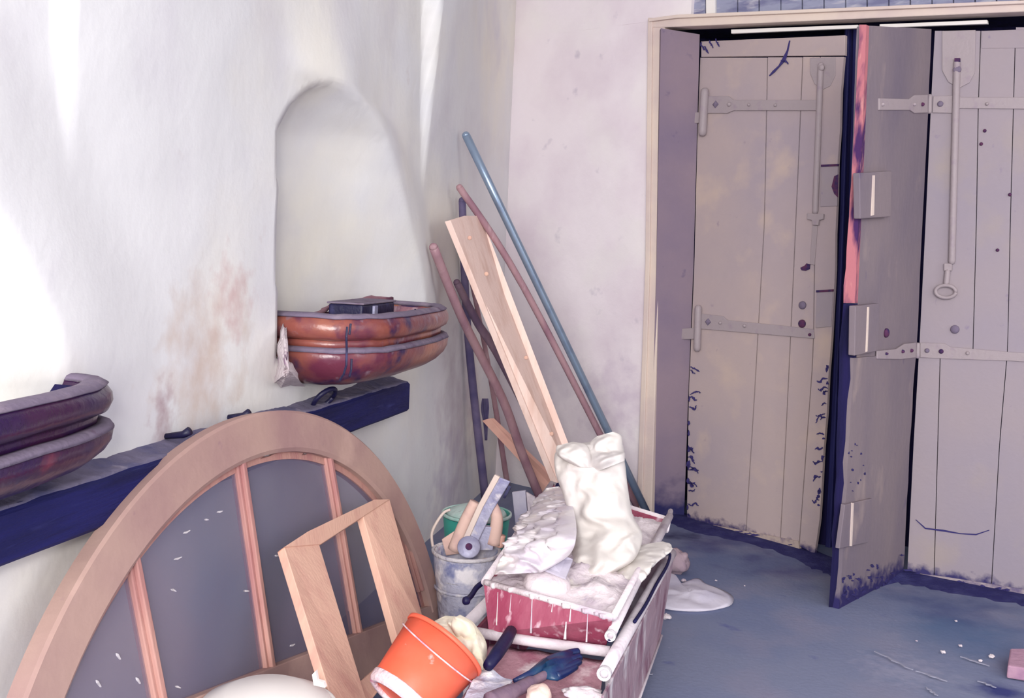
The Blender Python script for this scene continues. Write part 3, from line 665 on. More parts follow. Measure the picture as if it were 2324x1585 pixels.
Fc = [(j*n_+i, j*n_+(i+1) % n_, (j+1)*n_+(i+1) % n_, (j+1)*n_+i) for j in range(rr_) for i in range(n_)]
tag(mesh('plaster_patch', V, Fc, M_mortar), 'rough chipped plaster patch at the left end of the brown manger', 'plaster')

# ------------------------------------------------------------------ beam
bt = thing('timber_beam', 'long navy painted timber beam fixed low on the wall below the mangers', 'beam', (.06, 2.5, .86))
ya, yb = -1.0, 4.40
def bz(y): return .915 + .0*(y)
def sec(y, jit=0): return bz(y)
n_ = 60; V, Fc = [], []
for i in range(n_+1):
    y = ya + (yb-ya)*i/n_; zt_ = interp([(-1, .945), (1.8, .955), (3, .942), (4.4, .915)], y) ; zb_ = interp([(-1, .83), (1.7, .84), (4.4, .782)], y)
    j = .004*noise.noise(Vector((y*3, 0, 0)))
    V += [Vector((-.08, y, zb_)), Vector((.077+j, y, zb_+j)), Vector((.086+j, y, zb_+.01)), Vector((.086+j, y, zt_-.012)), Vector((.074+j, y, zt_+j)), Vector((-.08, y, zt_))]
for i in range(n_):
    for j in range(6): Fc.append((i*6+j, i*6+(j+1) % 6, (i+1)*6+(j+1) % 6, (i+1)*6+j))
Fc += [tuple(range(6)), tuple(n_*6+j for j in range(6))]
mesh('beam_body', V, Fc, M_beam, bt)
V, Fc = [], []; n_ = 200; kk = 6
for i in range(n_+1):
    y = ya + (yb-.02-ya)*i/n_; zt_ = interp([(-1, .945), (1.8, .955), (3, .942), (4.4, .915)], y)
    e = .078 + .008*noise.noise(Vector((y*7, 1, 0)))
    hgt = .035*max(0, noise.noise(Vector((y*2.3, 5, 0)))+.35) + .012
    for j in range(kk+1):
        u_ = j/kk; V.append(Vector((-.02 + (e+.02)*u_, y, zt_ + .002 + hgt*(1-u_)**1.3*(1-.0) + .006*noise.noise(Vector((y*20, u_*4, 0))) )))
    V.append(Vector((e-.004, y, zt_-.012)))
k = kk+2
for i in range(n_):
    for j in range(k-1): Fc.append((i*k+j, i*k+j+1, (i+1)*k+j+1, (i+1)*k+j))
tag(mesh('dust_layer', V, Fc, M_bdust, bt, smooth=True), kind='stuff')
c = wl(736, 905, .07)
rg = [c + Vector((.012*math.cos(a), .050*math.cos(a), 0)) + Vector((.03, -.01, .038))*math.sin(a) for a in [2*math.pi*i/24 for i in range(25)]]
mesh('iron_ring', *tube(rg, .009, 8), M_blackiron, bt, smooth=True)
for px_, py_ in ((552, 944), (415, 987)):
    c = wl(px_, py_, .05); mesh('iron_stud', *tube([c + Vector((-.06, 0, -.01)), c, c + Vector((.02, 0, .012))], [.007, .010, .012], 8), M_blackiron, bt, smooth=True)

# ------------------------------------------------------------------ arched window frame
U = Vector((-.067, -.998, 0)).normalized(); Vv = Vector((-.178, .012, .984)).normalized(); AC = Vector((.299, 2.73, -.093)); NN = U.cross(Vv).normalized()
if NN.x < 0: NN = -NN
def af(u, v, n_=0.): return AC + U*u + Vv*v + NN*n_
def afpx(px, py, n_=0.):
    r = ray(px, py); return CAM + r*((AC + NN*n_ - CAM).dot(NN)/r.dot(NN))
at_ = thing('arched_window_frame', 'big half-round wooden window frame with dusty glass leaning on the wall', 'window frame', tuple(af(-1.0, .12)))
def railv(u): return .388 + .172*(u-.04)
ao, bo, ai, bi = 1.262, 1.112, 1.152, .985
angs = [math.pi*(i/72) for i in range(73)]
def arc_sector(a0, a1, rings, name, m, par):
    n_ = 72; V, Fc = [], []; k = len(rings)
    for i in range(n_+1):
        a = a0+(a1-a0)*i/n_
        for (A_, B_, nn_) in rings: V.append(af(A_*math.cos(a), B_*math.sin(a), nn_))
    for i in range(n_):
        for j in range(k): Fc.append((i*k+j, i*k+(j+1) % k, (i+1)*k+(j+1) % k, (i+1)*k+j))
    Fc += [tuple(range(k)), tuple(n_*k+j for j in range(k))]
    return mesh(name, V, Fc, m, par)
a0, a1 = math.radians(14), math.radians(171)
rim = arc_sector(a0, a1, [(ao, bo, -.012), (ao, bo, .028), (ao-.008, bo-.008, .034), (ai+.012, bi+.012, .034), (ai, bi, .026), (ai, bi, -.012)], 'arch_rim', M_frame, at_)
arc_sector(a0, a1, [(ai+.004, bi+.004, .006), (ai-.020, bi-.022, .006), (ai-.020, bi-.022, -.02), (ai+.004, bi+.004, -.02)], 'glazing_rebate', M_munt, rim)
def bar(p, q, w_, n0, n1, name, m, par, bevel=.003):
    d = (Vector((q[0]-p[0], q[1]-p[1]))).normalized(); s = Vector((-d.y, d.x))*w_/2
    c = [(p[0]+s.x, p[1]+s.y), (q[0]+s.x, q[1]+s.y), (q[0]-s.x, q[1]-s.y), (p[0]-s.x, p[1]-s.y)]
    return mesh(name, *prism([af(x, y, n1) for x, y in c], NN*(n0-n1)), m, par, bevel=bevel)
for (p, q, ww) in (((.585, .87), (.553, .42), .040), ((.066, 1.0), (.060, .36), .042), ((-.470, .925), (-.517, .28), .040), ((-.985, .60), (-1.10, .26), .030)):
    bar(p, q, ww, -.012, .014, 'muntin', M_munt, at_)
    bar(p, q, ww*.45, .012, .026, 'muntin_bead', M_munt, at_.children[-1] if False else at_)
bar((-1.22, railv(-1.22)-.075), (1.15, railv(1.15)-.075), .15, -.012, .03, 'bottom_rail', M_frame, at_)
# panes: dusty translucent glass, one per light
M_glass = mat('dusty_glass', rgb(126, 118, 146), .4, [(rgb(138, 128, 150), 2, .45, .7), (rgb(104, 114, 148), 1.4, .45, .7), (rgb(206, 204, 214), 40, .75, .82)], .03, 30, spec=.4, alpha=.40)
us = [-1.16, -1.045, -.49, .063, .57, 1.16]
for k_ in range(5):
    u0, u1 = us[k_]+.0, us[k_+1]
    top, bot = [], []
    for i in range(21):
        u = u0+(u1-u0)*i/20; e = 1-(u/(ai+.004))**2
        if e < 0: continue
        v = bi*math.sqrt(e); vb = railv(u)-.02
        if v < vb: continue
        top.append((u, v)); bot.append((u, vb))
    if len(top) < 2: continue
    poly = top + bot[::-1]
    mesh('glass_pane', *prism([af(x, y, .002) for x, y in poly], -NN*.004), M_glass, at_)
# plaster splashes on the glass
sp = []
for px_, py_, l, an in ((618, 1030, 32, -.42), (696, 1028, 14, -.5), (405, 1268, 9, -.4), (500, 1162, 6, -.3), (470, 1180, 4, 0), (425, 1208, 8, -.5), (630, 1262, 5, 0), (395, 1340, 6, .5), (560, 1342, 6, 0), (270, 1490, 8, 1), (180, 1480, 7, 1), (225, 1552, 9, 1), (315, 1545, 8, 1.), (405, 1560, 6, .4), (665, 1465, 6, -.5)):
    c, s = math.cos(an), math.sin(an); th = 3.2 if l > 12 else 2.2
    q = [(px_-c*l-s*0, py_-s*l), (px_-c*l*.5+s*th, py_-s*l*.5-c*th), (px_+c*l+s*th*.3, py_+s*l-c*th*.3), (px_+c*l, py_+s*l+1), (px_-c*l*.3-s*th, py_-s*l*.3+c*th)]
    sp.append(prism([afpx(x, y, .006) for x, y in q], -NN*.004))
tag(mesh('plaster_splash', *join(sp), M_cem, at_), kind='stuff')

# ------------------------------------------------------------------ small rectangular frame
sf = thing('small_wood_frame', 'small open frame of raw pine battens leaning in front of the arched frame', 'wood frame', tuple(fl(830, 1560, .0)))
TL = afpx(648, 1240, .10); TR = afpx(858, 1145, .10)
BLp = at(745, 1575, TL.y-.02); BRp = at(902, 1452, TR.y+.02)
def lerp(a, b, t): return a + (b-a)*t
# bring the feet out into the room
def foot(px, py, x):  return wl(px, py, x)
TLa, TLb = afpx(645, 1242, .09), afpx(724, 1234, .09)
TRa, TRb = afpx(824, 1172, .09), afpx(884, 1133, .09)
BLa, BLb = foot(757, 1600, .52), foot(835, 1600, .55)
BRa, BRb = foot(908, 1470, .48), foot(968, 1430, .52)
nf = ((TRa-TLa).cross(BLa-TLa)).normalized()
if nf.x < 0: nf = -nf
mesh('stile', *prism([TLa, TLb, BLb, BLa], -nf*.028), M_pine, sf, bevel=.002)
mesh('stile', *prism([TRa, TRb, BRb, BRa], -nf*.028), M_pine, sf, bevel=.002)
# top rail is a flat batten laid across, its narrow upper face seen
r1, r2, r3, r4 = afpx(645, 1240, .09), afpx(722, 1236, .09), afpx(884, 1134, .09), afpx(858, 1132, .05)
mesh('top_rail', *prism([afpx(645, 1242, .095), afpx(728, 1236, .095), afpx(886, 1133, .095), afpx(850, 1134, .095), afpx(700, 1206, .095)], -nf*.03), M_pine, sf, bevel=.002)
mesh('bottom_rail', *prism([BLa, BLb, BRb, BRa], -nf*.028), M_pine, sf, bevel=.002)

# ------------------------------------------------------------------ poles in the corner
def pole(name, label, cat, top, bot, r0, r1, m, mids=(), xw=.075, seg=12, cap=False):
    T = wl(*top, xw); B = fl(*bot, r1*.8)
    t = thing(name, label, cat, tuple(B)); P = [T]
    for (px_, py_) in mids:
        f_ = (py_-top[1])/(bot[1]-top[1]); P.append(at(px_, py_, T.y + (B.y-T.y)*f_))
    P.append(B); P = catmull(P, 6) if mids else [lerp(T, B, i/6) for i in range(7)]
    rs = [r0+(r1-r0)*i/(len(P)-1) for i in range(len(P))]
    mesh('shaft', *tube(P, rs, seg), m, t, smooth=True)
    d = (P[0]-P[1]).normalized()
    mesh('rounded_end', *tube([P[0]-d*.004, P[0]+d*r0*.45, P[0]+d*r0*.8, P[0]+d*r0*.95], [r0*1.0, r0*.9, r0*.6, r0*.2], seg), m, t, smooth=True)
    return t, P
pole('steel_tube', 'long shiny galvanised steel tube, tallest of the poles in the corner', 'tube', (1058, 308), (1472, 1172), .022, .022, M_steel)
pole('wooden_pole', 'thin straight brown wooden pole running just below the steel tube', 'pole', (1043, 426), (1450, 1160), .018, .019, M_pole, [(1190, 655)])
pole('dark_stake', 'dark grey stake standing nearly upright behind the plank', 'stake', (1049, 456), (1102, 1135), .020, .026, M_dpole, [(1062, 760)], xw=.04)
pole('broom_handle', 'light brown round handle bent at the middle, leftmost of the poles', 'pole', (984, 562), (1238, 1160), .022, .026, M_pole, [(1050, 725), (1140, 905), (1185, 1030)])
pole('knotted_stick', 'dark brown knotted stick lying against the left edge of the plank', 'stick', (1037, 642), (1320, 1150), .019, .034, M_dark5, [(1085, 735), (1128, 800), (1205, 945), (1265, 1055)])
pole('thin_stick', 'thin pinkish stick standing between the dark stake and the round handle', 'stick', (1068, 628), (1153, 1110), .012, .018, M_pole, [(1112, 850)], xw=.06)
pk = thing('pine_plank', 'pale sawn pine plank leaning in the corner', 'plank', tuple(fl(1345, 1165)))
A_, B_ = wl(1022, 500, .13), wl(1092, 490, .16)
C_, D_ = fl(1372, 1160, .02), fl(1312, 1165, .02)
vv = ((B_-A_).cross(D_-A_)).normalized(); vv = vv if vv.y > 0 else -vv
C_ = at(1345, 1150, A_.y+.55); D_ = at(1290, 1160, A_.y+.50)
mesh('board', *prism([A_, lerp(A_, B_, .45)+Vector((0, 0, .012)), B_, C_, D_], vv*.03), M_pinep, pk, bevel=.002)
for x, y, r in ((1104, 622, 5), (1066, 540, 3.5), (1194, 812, 4), (1252, 985, 4)):
    PK = Plane(tuple(A_[:2]), tuple(C_[:2]))
    f_ = (y-500)/(1150-500); p = at(x, y, A_.y+.0+.55*f_-.012); mesh('knot', *lathe([(.011, -.006), (.010, .002), (.005, .004)], p, (CAM-p).normalized(), 10), M_pine, pk)
lt_ = thing('wood_lath', 'short orange-tinted lath slanting low behind the poles', 'lath', tuple(fl(1265, 1125)))
p = [at(1094, 955, 6.0), at(1112, 950, 6.0), at(1250, 1083, 5.95), at(1285, 1140, 5.95), at(1240, 1140, 5.95), at(1215, 1085, 5.95)]
mesh('board', *prism(p, Vector((0.02, .018, 0))), M_lath, lt_)
rp = thing('rag', 'small dark rag caught behind the dark stake', 'rag', tuple(at(1100, 925, 6.2)))
mesh('cloth', *loft([(at(1094, 905, 6.1), at(1108, 905, 6.1), .01), (at(1092, 930, 6.1), at(1110, 925, 6.1), .02), (at(1097, 960, 6.1), at(1108, 955, 6.1), .015), (at(1100, 1000, 6.1), at(1106, 1000, 6.1), .008)], fold=.2), M_dpole, rp, smooth=True)
# fence-like slatted offcut behind the bucket
so = thing('broken_board', 'short pale board offcut standing behind the green bucket', 'board', tuple(fl(1190, 1190)))
mesh('board', *prism([at(1162, 1118, 5.2), at(1192, 1114, 5.2), at(1200, 1212, 5.2), at(1172, 1214, 5.2)], Vector((0, .02, 0))), M_bag, so, bevel=.002)
mesh('board', *prism([at(1194, 1118, 5.2), at(1214, 1130, 5.2), at(1218, 1206, 5.2), at(1202, 1212, 5.2)], Vector((0, .02, 0))), M_rub, so, bevel=.002)

# ------------------------------------------------------------------ buckets
c = fl(1046, 1424); c = Vector((c.x, c.y+.04, 0))
zb = thing('zinc_bucket', 'cement-caked grey metal bucket crammed with tools', 'bucket', tuple(c))
h_ = .30
mesh('body', *lathe([(.100, .0), (.103, .004), (.118, .15), (.136, h_), (.131, h_), (.112, .15), (.096, .012)], c, wob=.012, closed=True), M_zinc, zb, smooth=True)
mesh('base', *lathe([(.099, .004), (.099, .014)], c), M_zinc, zb)
mesh('rolled_rim', *lathe([(.136, h_-.008), (.143, h_-.004), (.144, h_+.006), (.137, h_+.010), (.130, h_+.004)], c, wob=.02, closed=True), M_cem, zb, smooth=True)
mesh('hoop', *lathe([(.121, .15), (.127, .153), (.128, .160), (.123, .165)], c, wob=.012, closed=True), M_zinc, zb, smooth=True)
mesh('cement_fill', *lathe([(.122, .20), (.10, .215), (.05, .222), (.01, .225)], c, wob=.05), M_cem, zb, smooth=True)
e1, e2 = c + Vector((-.14, 0, h_)), c + Vector((.13, .06, h_))
mesh('handle', *tube(catmull([e1, e1 + Vector((-.012, .02, .06)), e1 + Vector((.02, .05, .13)), e1+Vector((.05, .06, .15))], 6), .006, 8), M_cream, zb, smooth=True)
# ochre paint inside the front wall
och = [at(x, y, c.y-.06) for x, y in ((1050, 1278), (1104, 1268), (1098, 1290), (1070, 1302), (1046, 1303))]
mesh('ochre_smear', *prism(och, Vector((0, .01, 0))), M_ochre, zb)
for i in range(8):
    x = 990+i*8; mesh('drip', *tube([at(x, 1262+i*2, c.y-.0), at(x+1, 1276+i*2, c.y-.03), at(x+2, 1292+i, c.y-.055)], [.004, .007, .004], 6), M_cem if i % 2 else M_toolgrey, zb, smooth=True)
g = fl(1082, 1165, .34); g = Vector((g.x, g.y, 0)); gr_h = .34
gb = thing('green_bucket', 'green enamel bucket with dust-covered contents behind the zinc bucket', 'bucket', tuple(g))
R0 = 78*(at(1082, 1165, g.y)-CAM).length/F
mesh('body', *lathe([(R0*.74, 0), (R0*.75, .004), (R0*.97, gr_h), (R0*.93, gr_h), (R0*.71, .02)], g, closed=True), M_green, gb, smooth=True)
mesh('rim', *lathe([(R0*.97, gr_h-.012), (R0*1.01, gr_h-.006), (R0*1.01, gr_h+.004), (R0*.96, gr_h+.006)], g, closed=True), M_gdust, gb, smooth=True)
mesh('dusty_contents', *lathe([(R0*.93, gr_h-.015), (R0*.82, gr_h+.010), (R0*.5, gr_h+.03), (R0*.05, gr_h+.038)], g, wob=.02), M_gdust, gb, smooth=True)
# tools standing in the zinc bucket
def quad_tool(name, pts, Y, th, m, par, bevel=.003):
    Ys = Y if isinstance(Y, (list, tuple)) else [Y]*len(pts)
    P = [at(x, y, yy) for (x, y), yy in zip(pts, Ys)]; n_ = (P[1]-P[0]).cross(P[2]-P[0]).normalized()
    if n_.y < 0: n_ = -n_
    return mesh(name, *prism(P, n_*th), m, par, bevel=bevel)
yb_ = c.y
ft = thing('plasterers_float', 'long grey plasterer float standing upright in the zinc bucket', 'float', tuple(at(1060, 1240, yb_)))
quad_tool('blade', [(1128, 1082), (1158, 1094), (1118, 1160), (1080, 1240), (1050, 1236), (1090, 1150)], yb_-.02, .012, M_toolgrey, ft)
quad_tool('pale_edge', [(1122, 1078), (1134, 1084), (1096, 1152), (1060, 1232), (1048, 1228), (1084, 1148)], yb_-.03, .018, M_cream, ft)
quad_tool('back_strip', [(1154, 1102), (1160, 1106), (1146, 1132), (1141, 1130)], yb_-.035, .01, M_grip, ft, 0)
dk = thing('grinding_disc', 'pale round disc with a red centre hole on top of the zinc bucket', 'disc', tuple(at(1064, 1243, yb_-.04)))
pc = at(1064, 1243, yb_-.05); axd = (CAM-pc).normalized()+Vector((0, 0, .35))
mesh('disc', *lathe([(.045, 0), (.046, .004), (.043, .008), (.012, .009)], pc, axd, 28), M_toolgrey, dk, smooth=True)
mesh('hub', *lathe([(.014, .006), (.014, .012), (.010, .013)], pc, axd, 16), M_rust, dk)
def handle_tool(name, label, cat, px_, r, Y, m, ferr=None):
    t = thing(name, label, cat, tuple(at(*px_[-1], Y)))
    P = catmull([at(x, y, Y) for x, y in px_], 5); n_ = len(P); rs = [r[min(int(i*len(r)/n_), len(r)-1)] if False else r[0]+(r[1]-r[0])*i/(n_-1) for i in range(n_)]
    mesh('handle', *tube(P, rs, 12), m, t, smooth=True); return t
t = handle_tool('paint_brush', 'fat wooden brush handle right of the float in the zinc bucket', 'brush', [(1118, 1146), (1128, 1180), (1120, 1235)], (.020, .030), yb_+.02, M_tooltan)
quad_tool('bristle_block', [(1090, 1195), (1124, 1198), (1118, 1250), (1082, 1250)], yb_+.0, .03, M_toolgrey, t)
t = handle_tool('trowel', 'pinkish wooden trowel handle left of the float in the zinc bucket', 'trowel', [(1078, 1140), (1056, 1185), (1032, 1248)], (.022, .030), yb_+.03, M_tooltan)
quad_tool('trowel_blade', [(1002, 1225), (1040, 1200), (1060, 1255), (1012, 1262)], yb_+.05, .006, M_tooltan, t)
t = handle_tool('chisel_handle', 'short pink round handle at the right rim of the zinc bucket', 'chisel', [(1138, 1215), (1132, 1240)], (.018, .020), yb_+.03, M_lath)

# ------------------------------------------------------------------ barrows
def P_(px, py, z): return fl(px, py, z)
lowb = thing('wheelbarrow', 'lower red wheelbarrow with a pink dusty deck, pipe rails and pan side', 'wheelbarrow', (.95, 3.3, 0))
zr = .40
A1, A2 = P_(1372, 1528, zr), P_(1524, 1256, zr)
rt = .019
rail = mesh('right_rail', *tube([A1, lerp(A1, A2, .33), lerp(A1, A2, .66), A2], rt, 14), M_tubew, lowb, smooth=True)
dA = (A2-A1).normalized(); mesh('tube_end', *lathe([(.0195, -.004), (.0195, .012), (.012, .012), (.012, -.002)], A1-dA*.006, dA, 16, closed=True), M_cem, rail)
B1, B2 = P_(1055, 1432, zr-.035), P_(1384, 1480, zr-.02)
mesh('cross_bar', *tube([B1, lerp(B1, B2, .5)+Vector((0, 0, -.003)), B2], .016, 12), M_tubew, lowb, smooth=True)
L1 = A1 + (B1-B2)*1.0 + Vector((-.03, .02, 0)); L2 = A2 + (B1-B2)*1.08
mesh('left_rail', *tube([B1 + Vector((-.01, .03, 0)), L2], rt, 14), M_tubew, lowb, smooth=True)
# pan of the lower barrow
zd = .27
q1, q2, q3, q4 = P_(1112, 1462, .335), P_(1372, 1500, .345), P_(1346, 1650, .30), P_(1000, 1640, .30)
V, Fc = [], []; n_ = 20
for j in range(n_+1):
    for i in range(n_+1):
        u_, v_ = i/n_, j/n_; p = lerp(lerp(q1, q2, u_), lerp(q4, q3, u_), v_)
        V.append(p + Vector((0, 0, -.03*math.sin(math.pi*v_) + .006*noise.noise(p*18))))
Fc = [(j*(n_+1)+i, j*(n_+1)+i+1, (j+1)*(n_+1)+i+1, (j+1)*(n_+1)+i) for j in range(n_) for i in range(n_)]
kk = len(V); V += [v - Vector((0, 0, .012)) for v in V]; Fc += [tuple(reversed([a+kk for a in f_])) for f_ in Fc]
Fc += [(i, i+1, kk+i+1, kk+i) for i in range(n_)] + [(n_*(n_+1)+i, kk+n_*(n_+1)+i, kk+n_*(n_+1)+i+1, n_*(n_+1)+i+1) for i in range(n_)]
mesh('deck', V, Fc, M_pink, lowb, smooth=True)
s1, s2 = A1 + Vector((.012, -.10, -.02)), A2 + Vector((.010, -.02, -.02))
s3, s4 = A2 + Vector((-.015, -.15, -.27)), A1 + Vector((.03, -.10, -.27))
mesh('pan_side', *prism([s1, s2, s3, s4], Vector((-.008, 0, 0))), M_pinkside, lowb, bevel=.002)
mesh('pan_side_seam', *tube([lerp(s4, s3, t) + Vector((.003, 0, 0)) for t in (0, .5, 1)], .005, 8), M_tubew, lowb, smooth=True)
mesh('pan_end', *prism([A2 + Vector((0, .01, -.03)), L2 + Vector((0, .01, -.03)), L2 + Vector((0, -.1, -.28)), A2 + Vector((-.03, -.1, -.28))], Vector((0, .01, 0))), M_pinkside, lowb)
mesh('pan_side', *prism([L2 + Vector((0, .01, -.03)), B1 + Vector((0, 0, -.03)), B1 + Vector((.03, 0, -.25)), L2 + Vector((.03, -.1, -.28))], Vector((.01, 0, 0))), M_red, lowb)
for X_ in (lerp(A1, A2, .15), lerp(B1, L2, .1)):
    mesh('leg', *tube([X_ + Vector((-.02, 0, -.02)), X_ + Vector((-.01, -.03, -.2)), Vector((X_.x, X_.y-.05, .015))], .014, 10), M_tubew, lowb, smooth=True)
wc = lerp(A2, L2, .5) + Vector((0, .18, 0)); wc.z = .17
mesh('wheel', *lathe([(.17, -.02), (.165, -.035), (.12, -.03), (.12, .03), (.165, .035), (.17, .02)], wc, Vector((1, .2, 0)), 32, closed=True), M_grip, lowb, smooth=True)
mesh('wheel_hub', *lathe([(.125, -.012), (.03, -.02), (.03, .02), (.125, .012)], wc, Vector((1, .2, 0)), 24), M_red, lowb, smooth=True)
mesh('handle_grip', *tube([P_(1108, 1512, .40), P_(1128, 1484, .405), P_(1150, 1452, .41), P_(1160, 1433, .412)], [.015, .019, .019, .017], 12), M_grip, lowb, smooth=True)['label'] = 'black rubber grip'

upb = thing('wheelbarrow', 'upper red wheelbarrow pan heaped with rubble and a white sack', 'wheelbarrow', (.95, 3.6, .33))
zt = .50
n1, n2, f2, f1 = P_(1100, 1322, zt), P_(1392, 1402, zt), P_(1512, 1178, zt), P_(1252, 1098, zt)
b1, b2 = P_(1112, 1434, .375), P_(1376, 1466, .375)
g1, g2 = f1 + Vector((.06, -.18, -.12)), f2 + Vector((-.07, -.18, -.12))
def panel(name, P, th, m, par): 
    n_ = (P[1]-P[0]).cross(P[2]-P[0]).normalized(); return mesh(name, *prism(P, n_*th), m, par)
pr_ = panel('rear_panel', [n1, n2, b2, b1], -.006, M_red, upb)
panel('side_panel', [n2, f2, g2, b2], .006, M_pinkside, upb); panel('side_panel', [n1, b1, g1, f1], .006, M_red, upb)
panel('front_panel', [f1, g1, g2, f2], .006, M_red, upb); panel('pan_floor', [b1, b2, g2, g1], .006, M_pinkside, upb)
mesh('rim', *tube([n1, n2], .010, 10), M_rub, upb, smooth=True); mesh('rim', *tube([n1, lerp(n1, f1, .5), f1], .012, 10), M_rub, upb, smooth=True)
mesh('rim', *tube([f1, f2], .010, 10), M_rub, upb, smooth=True); mesh('rim', *tube([n2, f2], .010, 10), M_rub, upb, smooth=True)
E1, E2, E3 = P_(1386, 1442, .455), P_(1425, 1362, .47), P_(1520, 1172, .52)
hr = mesh('handle_tube', *tube([E1, E2, lerp(E2, E3, .5), E3], .014, 12), M_tubew, upb, smooth=True)
mesh('tube_end', *lathe([(.016, -.004), (.016, .010), (.009, .010), (.009, -.002)], E1-(E2-E1).normalized()*.006, (E2-E1).normalized(), 14, closed=True), M_cem, hr)
mesh('rim_stub', *tube([P_(1512, 1205, .5), P_(1522, 1160, .53)], .010, 8), M_tubew, upb, smooth=True)
mesh('handle_grip', *tube(catmull([P_(1058, 1364, .46), P_(1070, 1352, .46), P_(1082, 1334, .47), P_(1100, 1320, .48)], 4), .0085, 8), M_grip, upb, smooth=True)['label'] = 'bent black iron hook'
mesh('bulge', *lump(P_(1058, 1364, .46), .013, 1, .1, 8), M_grip, upb, smooth=True)
# plaster drips on the red rear panel: raised streaks
drp = []
nrm = (n2-n1).cross(b1-n1).normalized(); nrm = nrm if nrm.y < 0 else -nrm
def onrear(px, py):
    r = ray(px, py); return CAM + r*((n1 + nrm*.004 - CAM).dot(nrm)/r.dot(nrm))
for x, y0_, y1_, w_ in ((1208, 1350, 1438, .0025), (1296, 1376, 1412, .0022), (1285, 1412, 1452, .0035), (1334, 1390, 1458, .002), (1130, 1345, 1420, .0016), (1160, 1350, 1390, .0014), (1255, 1362, 1390, .0014)):
    drp.append(tube([onrear(x, y0_), onrear(x-1.5, (y0_+y1_)/2), onrear(x-3, y1_)], [w_*.7, w_*.8, w_*1.4], 6))
for i in range(17):
    x = 1106 + rng.random()*282; y_ = 1326 + (x-1100)*.275; l = rng.uniform(2, 7); drp.append(tube([onrear(x, y_-6), onrear(x, y_+l*.5), onrear(x, y_+l)], [.011, .009, .005], 6))
tag(mesh('plaster_drip', *join(drp), M_rub, upb, smooth=True), kind='stuff')

# rubble: one heap nobody could count
V, Fc = [], []; nu, nv = 70, 70
for j in range(nv+1):
    for i in range(nu+1):
        u_, v_ = i/nu, j/nv
        p = lerp(lerp(n1, n2, u_), lerp(f1, f2, u_), v_); e = min(u_, 1-u_, v_, 1-v_)
        hh = -.005 + .03*sst(0, .35, e) + .028*noise.noise(Vector((p.x*8, p.y*8, 0))) + .014*noise.noise(Vector((p.x*24, p.y*24, 4))) + .008*noise.noise(Vector((p.x*60, p.y*60, 4)))
        hh += .05*sst(.0, .3, v_)*sst(.7, .1, u_)*sst(0, .15, e) if False else 0
        V.append(p + Vector((0, 0, hh*sst(-.05, .1, e) - .01)))
Fc = [(j*(nu+1)+i, j*(nu+1)+i+1, (j+1)*(nu+1)+i+1, (j+1)*(nu+1)+i) for j in range(nv) for i in range(nu)]
tag(mesh('rubble_heap', V, Fc, M_rub, smooth=True), 'heap of pale plaster rubble filling the upper wheelbarrow pan', 'rubble', kind='stuff')

# plastic sheet crumpled at the left of the pan
Yp = 3.95
pg_ = thing('plastic_bag', 'crumpled dusty plastic bag in the left of the wheelbarrow', 'bag', tuple(at(1200, 1300, Yp)))
def rowsYm(tab): return [(at(a, b, Y1), at(c_, d_, Y2), T) for a, b, Y1, c_, d_, Y2, T in tab]
def rowsZ(tab): return [(fl(a, b, z1), fl(c_, d_, z2), T) for a, b, z1, c_, d_, z2, T in tab]
mesh('film', *loft(rowsZ([(1240, 1108, .56, 1268, 1104, .57, .02), (1222, 1135, .57, 1288, 1124, .62, .04), (1196, 1175, .57, 1302, 1165, .66, .06), (1165, 1225, .57, 1306, 1220, .66, .07), (1135, 1270, .56, 1290, 1262, .60, .05), (1122, 1305, .54, 1230, 1300, .56, .02)]), seg=80, fold=.015, ff=2, seed=2., sub=14, crum=.06, cs=13), M_plastic, pg_, smooth=True)
bl2 = thing('plaster_bowl', 'pale upturned bowl half buried at the front of the rubble', 'bowl', tuple(P_(1240, 1325, .52)))
pc = P_(1242, 1330, .50)
mesh('shell', *lathe([(.075, -.02), (.074, .004), (.066, .028), (.045, .045), (.015, .052)], pc, Vector((.1, -.1, 1)), 32, wob=.02), M_rub, bl2, smooth=True)
bd = thing('thin_board', 'thin pale board lying slantwise across the rubble', 'board', tuple(P_(1240, 1292, .55)))
mesh('panel', *prism([P_(1198, 1277, .56), P_(1284, 1312, .56), P_(1300, 1270, .58), P_(1228, 1240, .60)], Vector((0, 0, -.006))), M_bag, bd)
rs = tag(mesh('red_rag', *loft(rowsYm([(1294, 1208, 3.6, 1304, 1206, 3.6, .01), (1290, 1228, 3.6, 1304, 1228, 3.6, .015), (1292, 1246, 3.6, 1302, 1246, 3.6, .01)]), seg=12), mat('red_cloth', rgb(214, 84, 116), .8), smooth=True, loc=tuple(at(1298, 1228, 3.6))), 'tiny bright red scrap beside the white sack', 'rag')
bh = tag(mesh('black_scrap', *loft(rowsYm([(1262, 1098, 4.3, 1276, 1092, 4.3, .01), (1258, 1112, 4.3, 1284, 1112, 4.3, .02), (1268, 1120, 4.3, 1284, 1120, 4.3, .01)]), seg=12), M_grip, smooth=True, loc=tuple(at(1272, 1108, 4.3))), 'small black scrap at the far left corner of the wheelbarrow pan', 'scrap')

